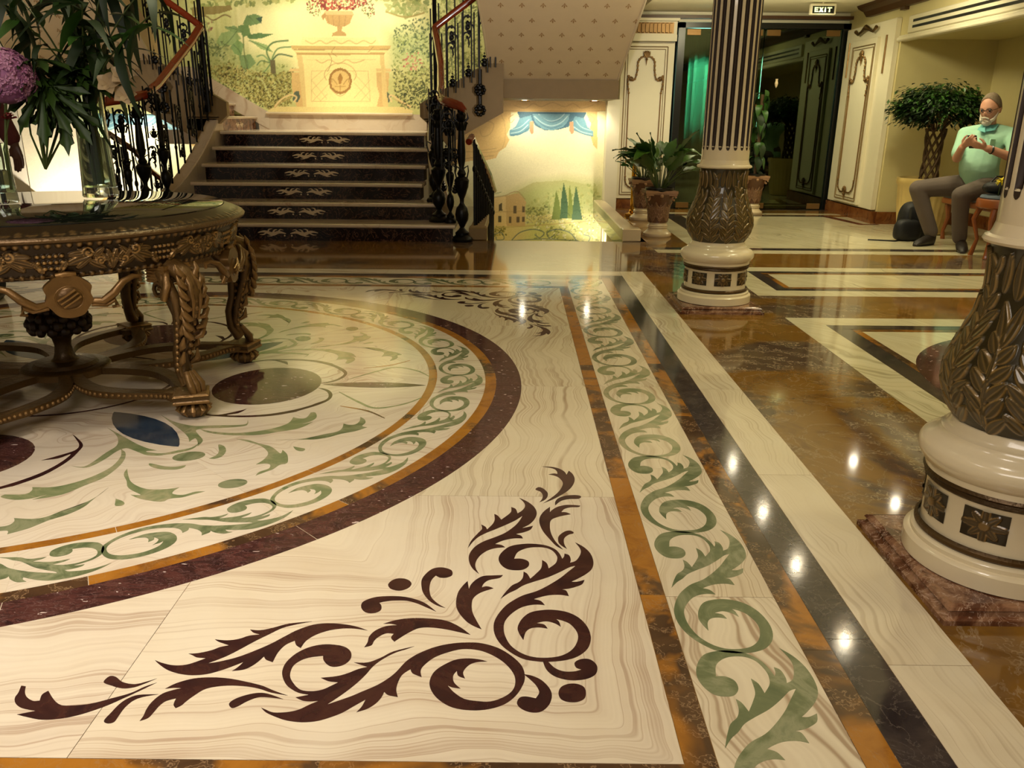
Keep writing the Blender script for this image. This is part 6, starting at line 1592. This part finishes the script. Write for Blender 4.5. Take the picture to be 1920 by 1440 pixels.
# backpack
bp = thing('backpack', (3.74, 7.86, 0), 'black backpack on the floor leaning beside the seated man', 'backpack')
def puffy(c, a, e=.55, n=20, m=14, top=1.0):
    """rounded-box cushion shape"""
    vs = []; fs = []; sp = lambda x: math.copysign(abs(x)**e, x)
    for j in range(m+1):
        ph = -PI/2+PI*j/m
        for i in range(n):
            th = 2*PI*i/n; t = 1+(top-1)*(math.sin(ph)*.5+.5)
            vs.append((c[0]+a[0]*t*sp(math.cos(ph))*sp(math.cos(th)), c[1]+a[1]*t*sp(math.cos(ph))*sp(math.sin(th)), c[2]+a[2]*sp(math.sin(ph))))
    for j in range(m):
        for i in range(n): k = (i+1) % n; fs.append((j*n+i, j*n+k, j*n+n+k, j*n+n+i))
    return MB().add(vs, fs)
puffy((.03, -.0, .175), (.15, .11, .175), .6, top=.78).obj('main_bag', 'blackc', bp, smooth=True)
puffy((-.07, -.13, .10), (.13, .07, .10), .6, top=.85).obj('front_pocket', 'blackc', bp, smooth=True)
for x in (-.05, .11): MB().tube([(x, -.11, .30), (x-.01, -.14, .22), (x, -.13, .08)], .012, 6, flat=2).obj('shoulder_strap', 'blackc', bp, smooth=True)
MB().tube([(.06, -.02, .33), (.08, -.03, .385), (.13, -.02, .39), (.15, 0, .33)], .012, 8).obj('handle', 'blackc', bp, smooth=True)
MB().tube([(-.1, -.14, .02), (-.2, -.2, .006), (-.32, -.16, .006), (-.42, -.12, .005)], .008, 6, flat=.5).obj('strap', 'blackc', bp, smooth=True)
# person standing behind the table, mostly outside the picture -----------------
wm = thing('person', (-3.22, 4.78, 0), 'standing person in dark red sleeves, only a hand and foot showing left of the vases', 'person')
Q = lambda x, y, z, *r: (x+3.22, y-4.78, z)+r
pel = Q(-3.24, 4.8, .92, .14, .11); che = Q(-3.24, 4.8, 1.28, .15, .10); nk = Q(-3.24, 4.8, 1.46, .05)
shR_, shL_ = Q(-3.02, 4.78, 1.38, .05), Q(-3.46, 4.8, 1.38, .05); elR_, elL_ = Q(-2.93, 4.80, 1.13, .04), Q(-3.54, 4.8, 1.12, .04); wrR_, wrL_ = Q(-2.83, 4.80, .90, .026), Q(-3.5, 4.6, .9, .026)
hpR, hpL = Q(-3.14, 4.8, .88, .09), Q(-3.34, 4.8, .88, .09); knR, knL = Q(-3.12, 4.78, .48, .055), Q(-3.35, 4.8, .48, .055); anR, anL = Q(-3.10, 4.82, .09, .038), Q(-3.36, 4.82, .09, .038)
hh = hand_chains(wrR_[:3], (.12, 0, -1), (-.3, -.9, 0), L=.09, curl=.25, thumb=1)
ACR = Vector((1, 0, 0))
bd = skin_geo([[pel, che, nk, Q(-3.24, 4.78, 1.54, .05)], [che, shR_, elR_, wrR_], [che, shL_, elL_, wrL_], [pel, hpR, knR, anR], [pel, hpL, knL, anL]])
fused('body', [bd, head_geo(Vector(Q(-3.24, 4.78, 1.60)), (-PI/2, 0), .95), skin_geo(hh, 1), skin_geo(hand_chains(wrL_[:3], (0, -.3, -1), (.8, 0, 0), thumb=-1), 1)], 'skin_d', wm, .0055)
fused('jumper', [skin_geo([[Q(-3.24, 4.8, .88, .165, .13), r_(che, .17, .12), r_(nk, .06)], [r_(che, .17, .12), r_(shR_, .075), r_(elR_, .062), mid(elR_, wrR_, .86, .05)], [r_(che, .17, .12), r_(shL_, .075), r_(elL_, .062), mid(elL_, wrL_, .86, .05)]])], 'maroon', wm, .01)
fused('trousers', [skin_geo([[r_(pel, .155, .12), r_(hpR, .10), r_(knR, .075), r_(anR, .06)], [r_(pel, .155, .12), r_(hpL, .10), r_(knL, .075), r_(anL, .06)]])], 'blackc', wm, .01)
for a, h_ in ((anR, 0), (anL, 0)):
    shoe(MB(), (a[0], a[1]+.05, 0), (a[0]+.05, a[1]-.20, 0)).obj('shoe', 'shoe', wm, smooth=True)
b = MB(); mm = head_mat(Vector(Q(-3.24, 4.78, 1.60)), (-PI/2, 0), 1); vs2 = [v for v in vs]
local(b.add(vs, fs), mm).obj('hair', 'black_p', wm, smooth=True)
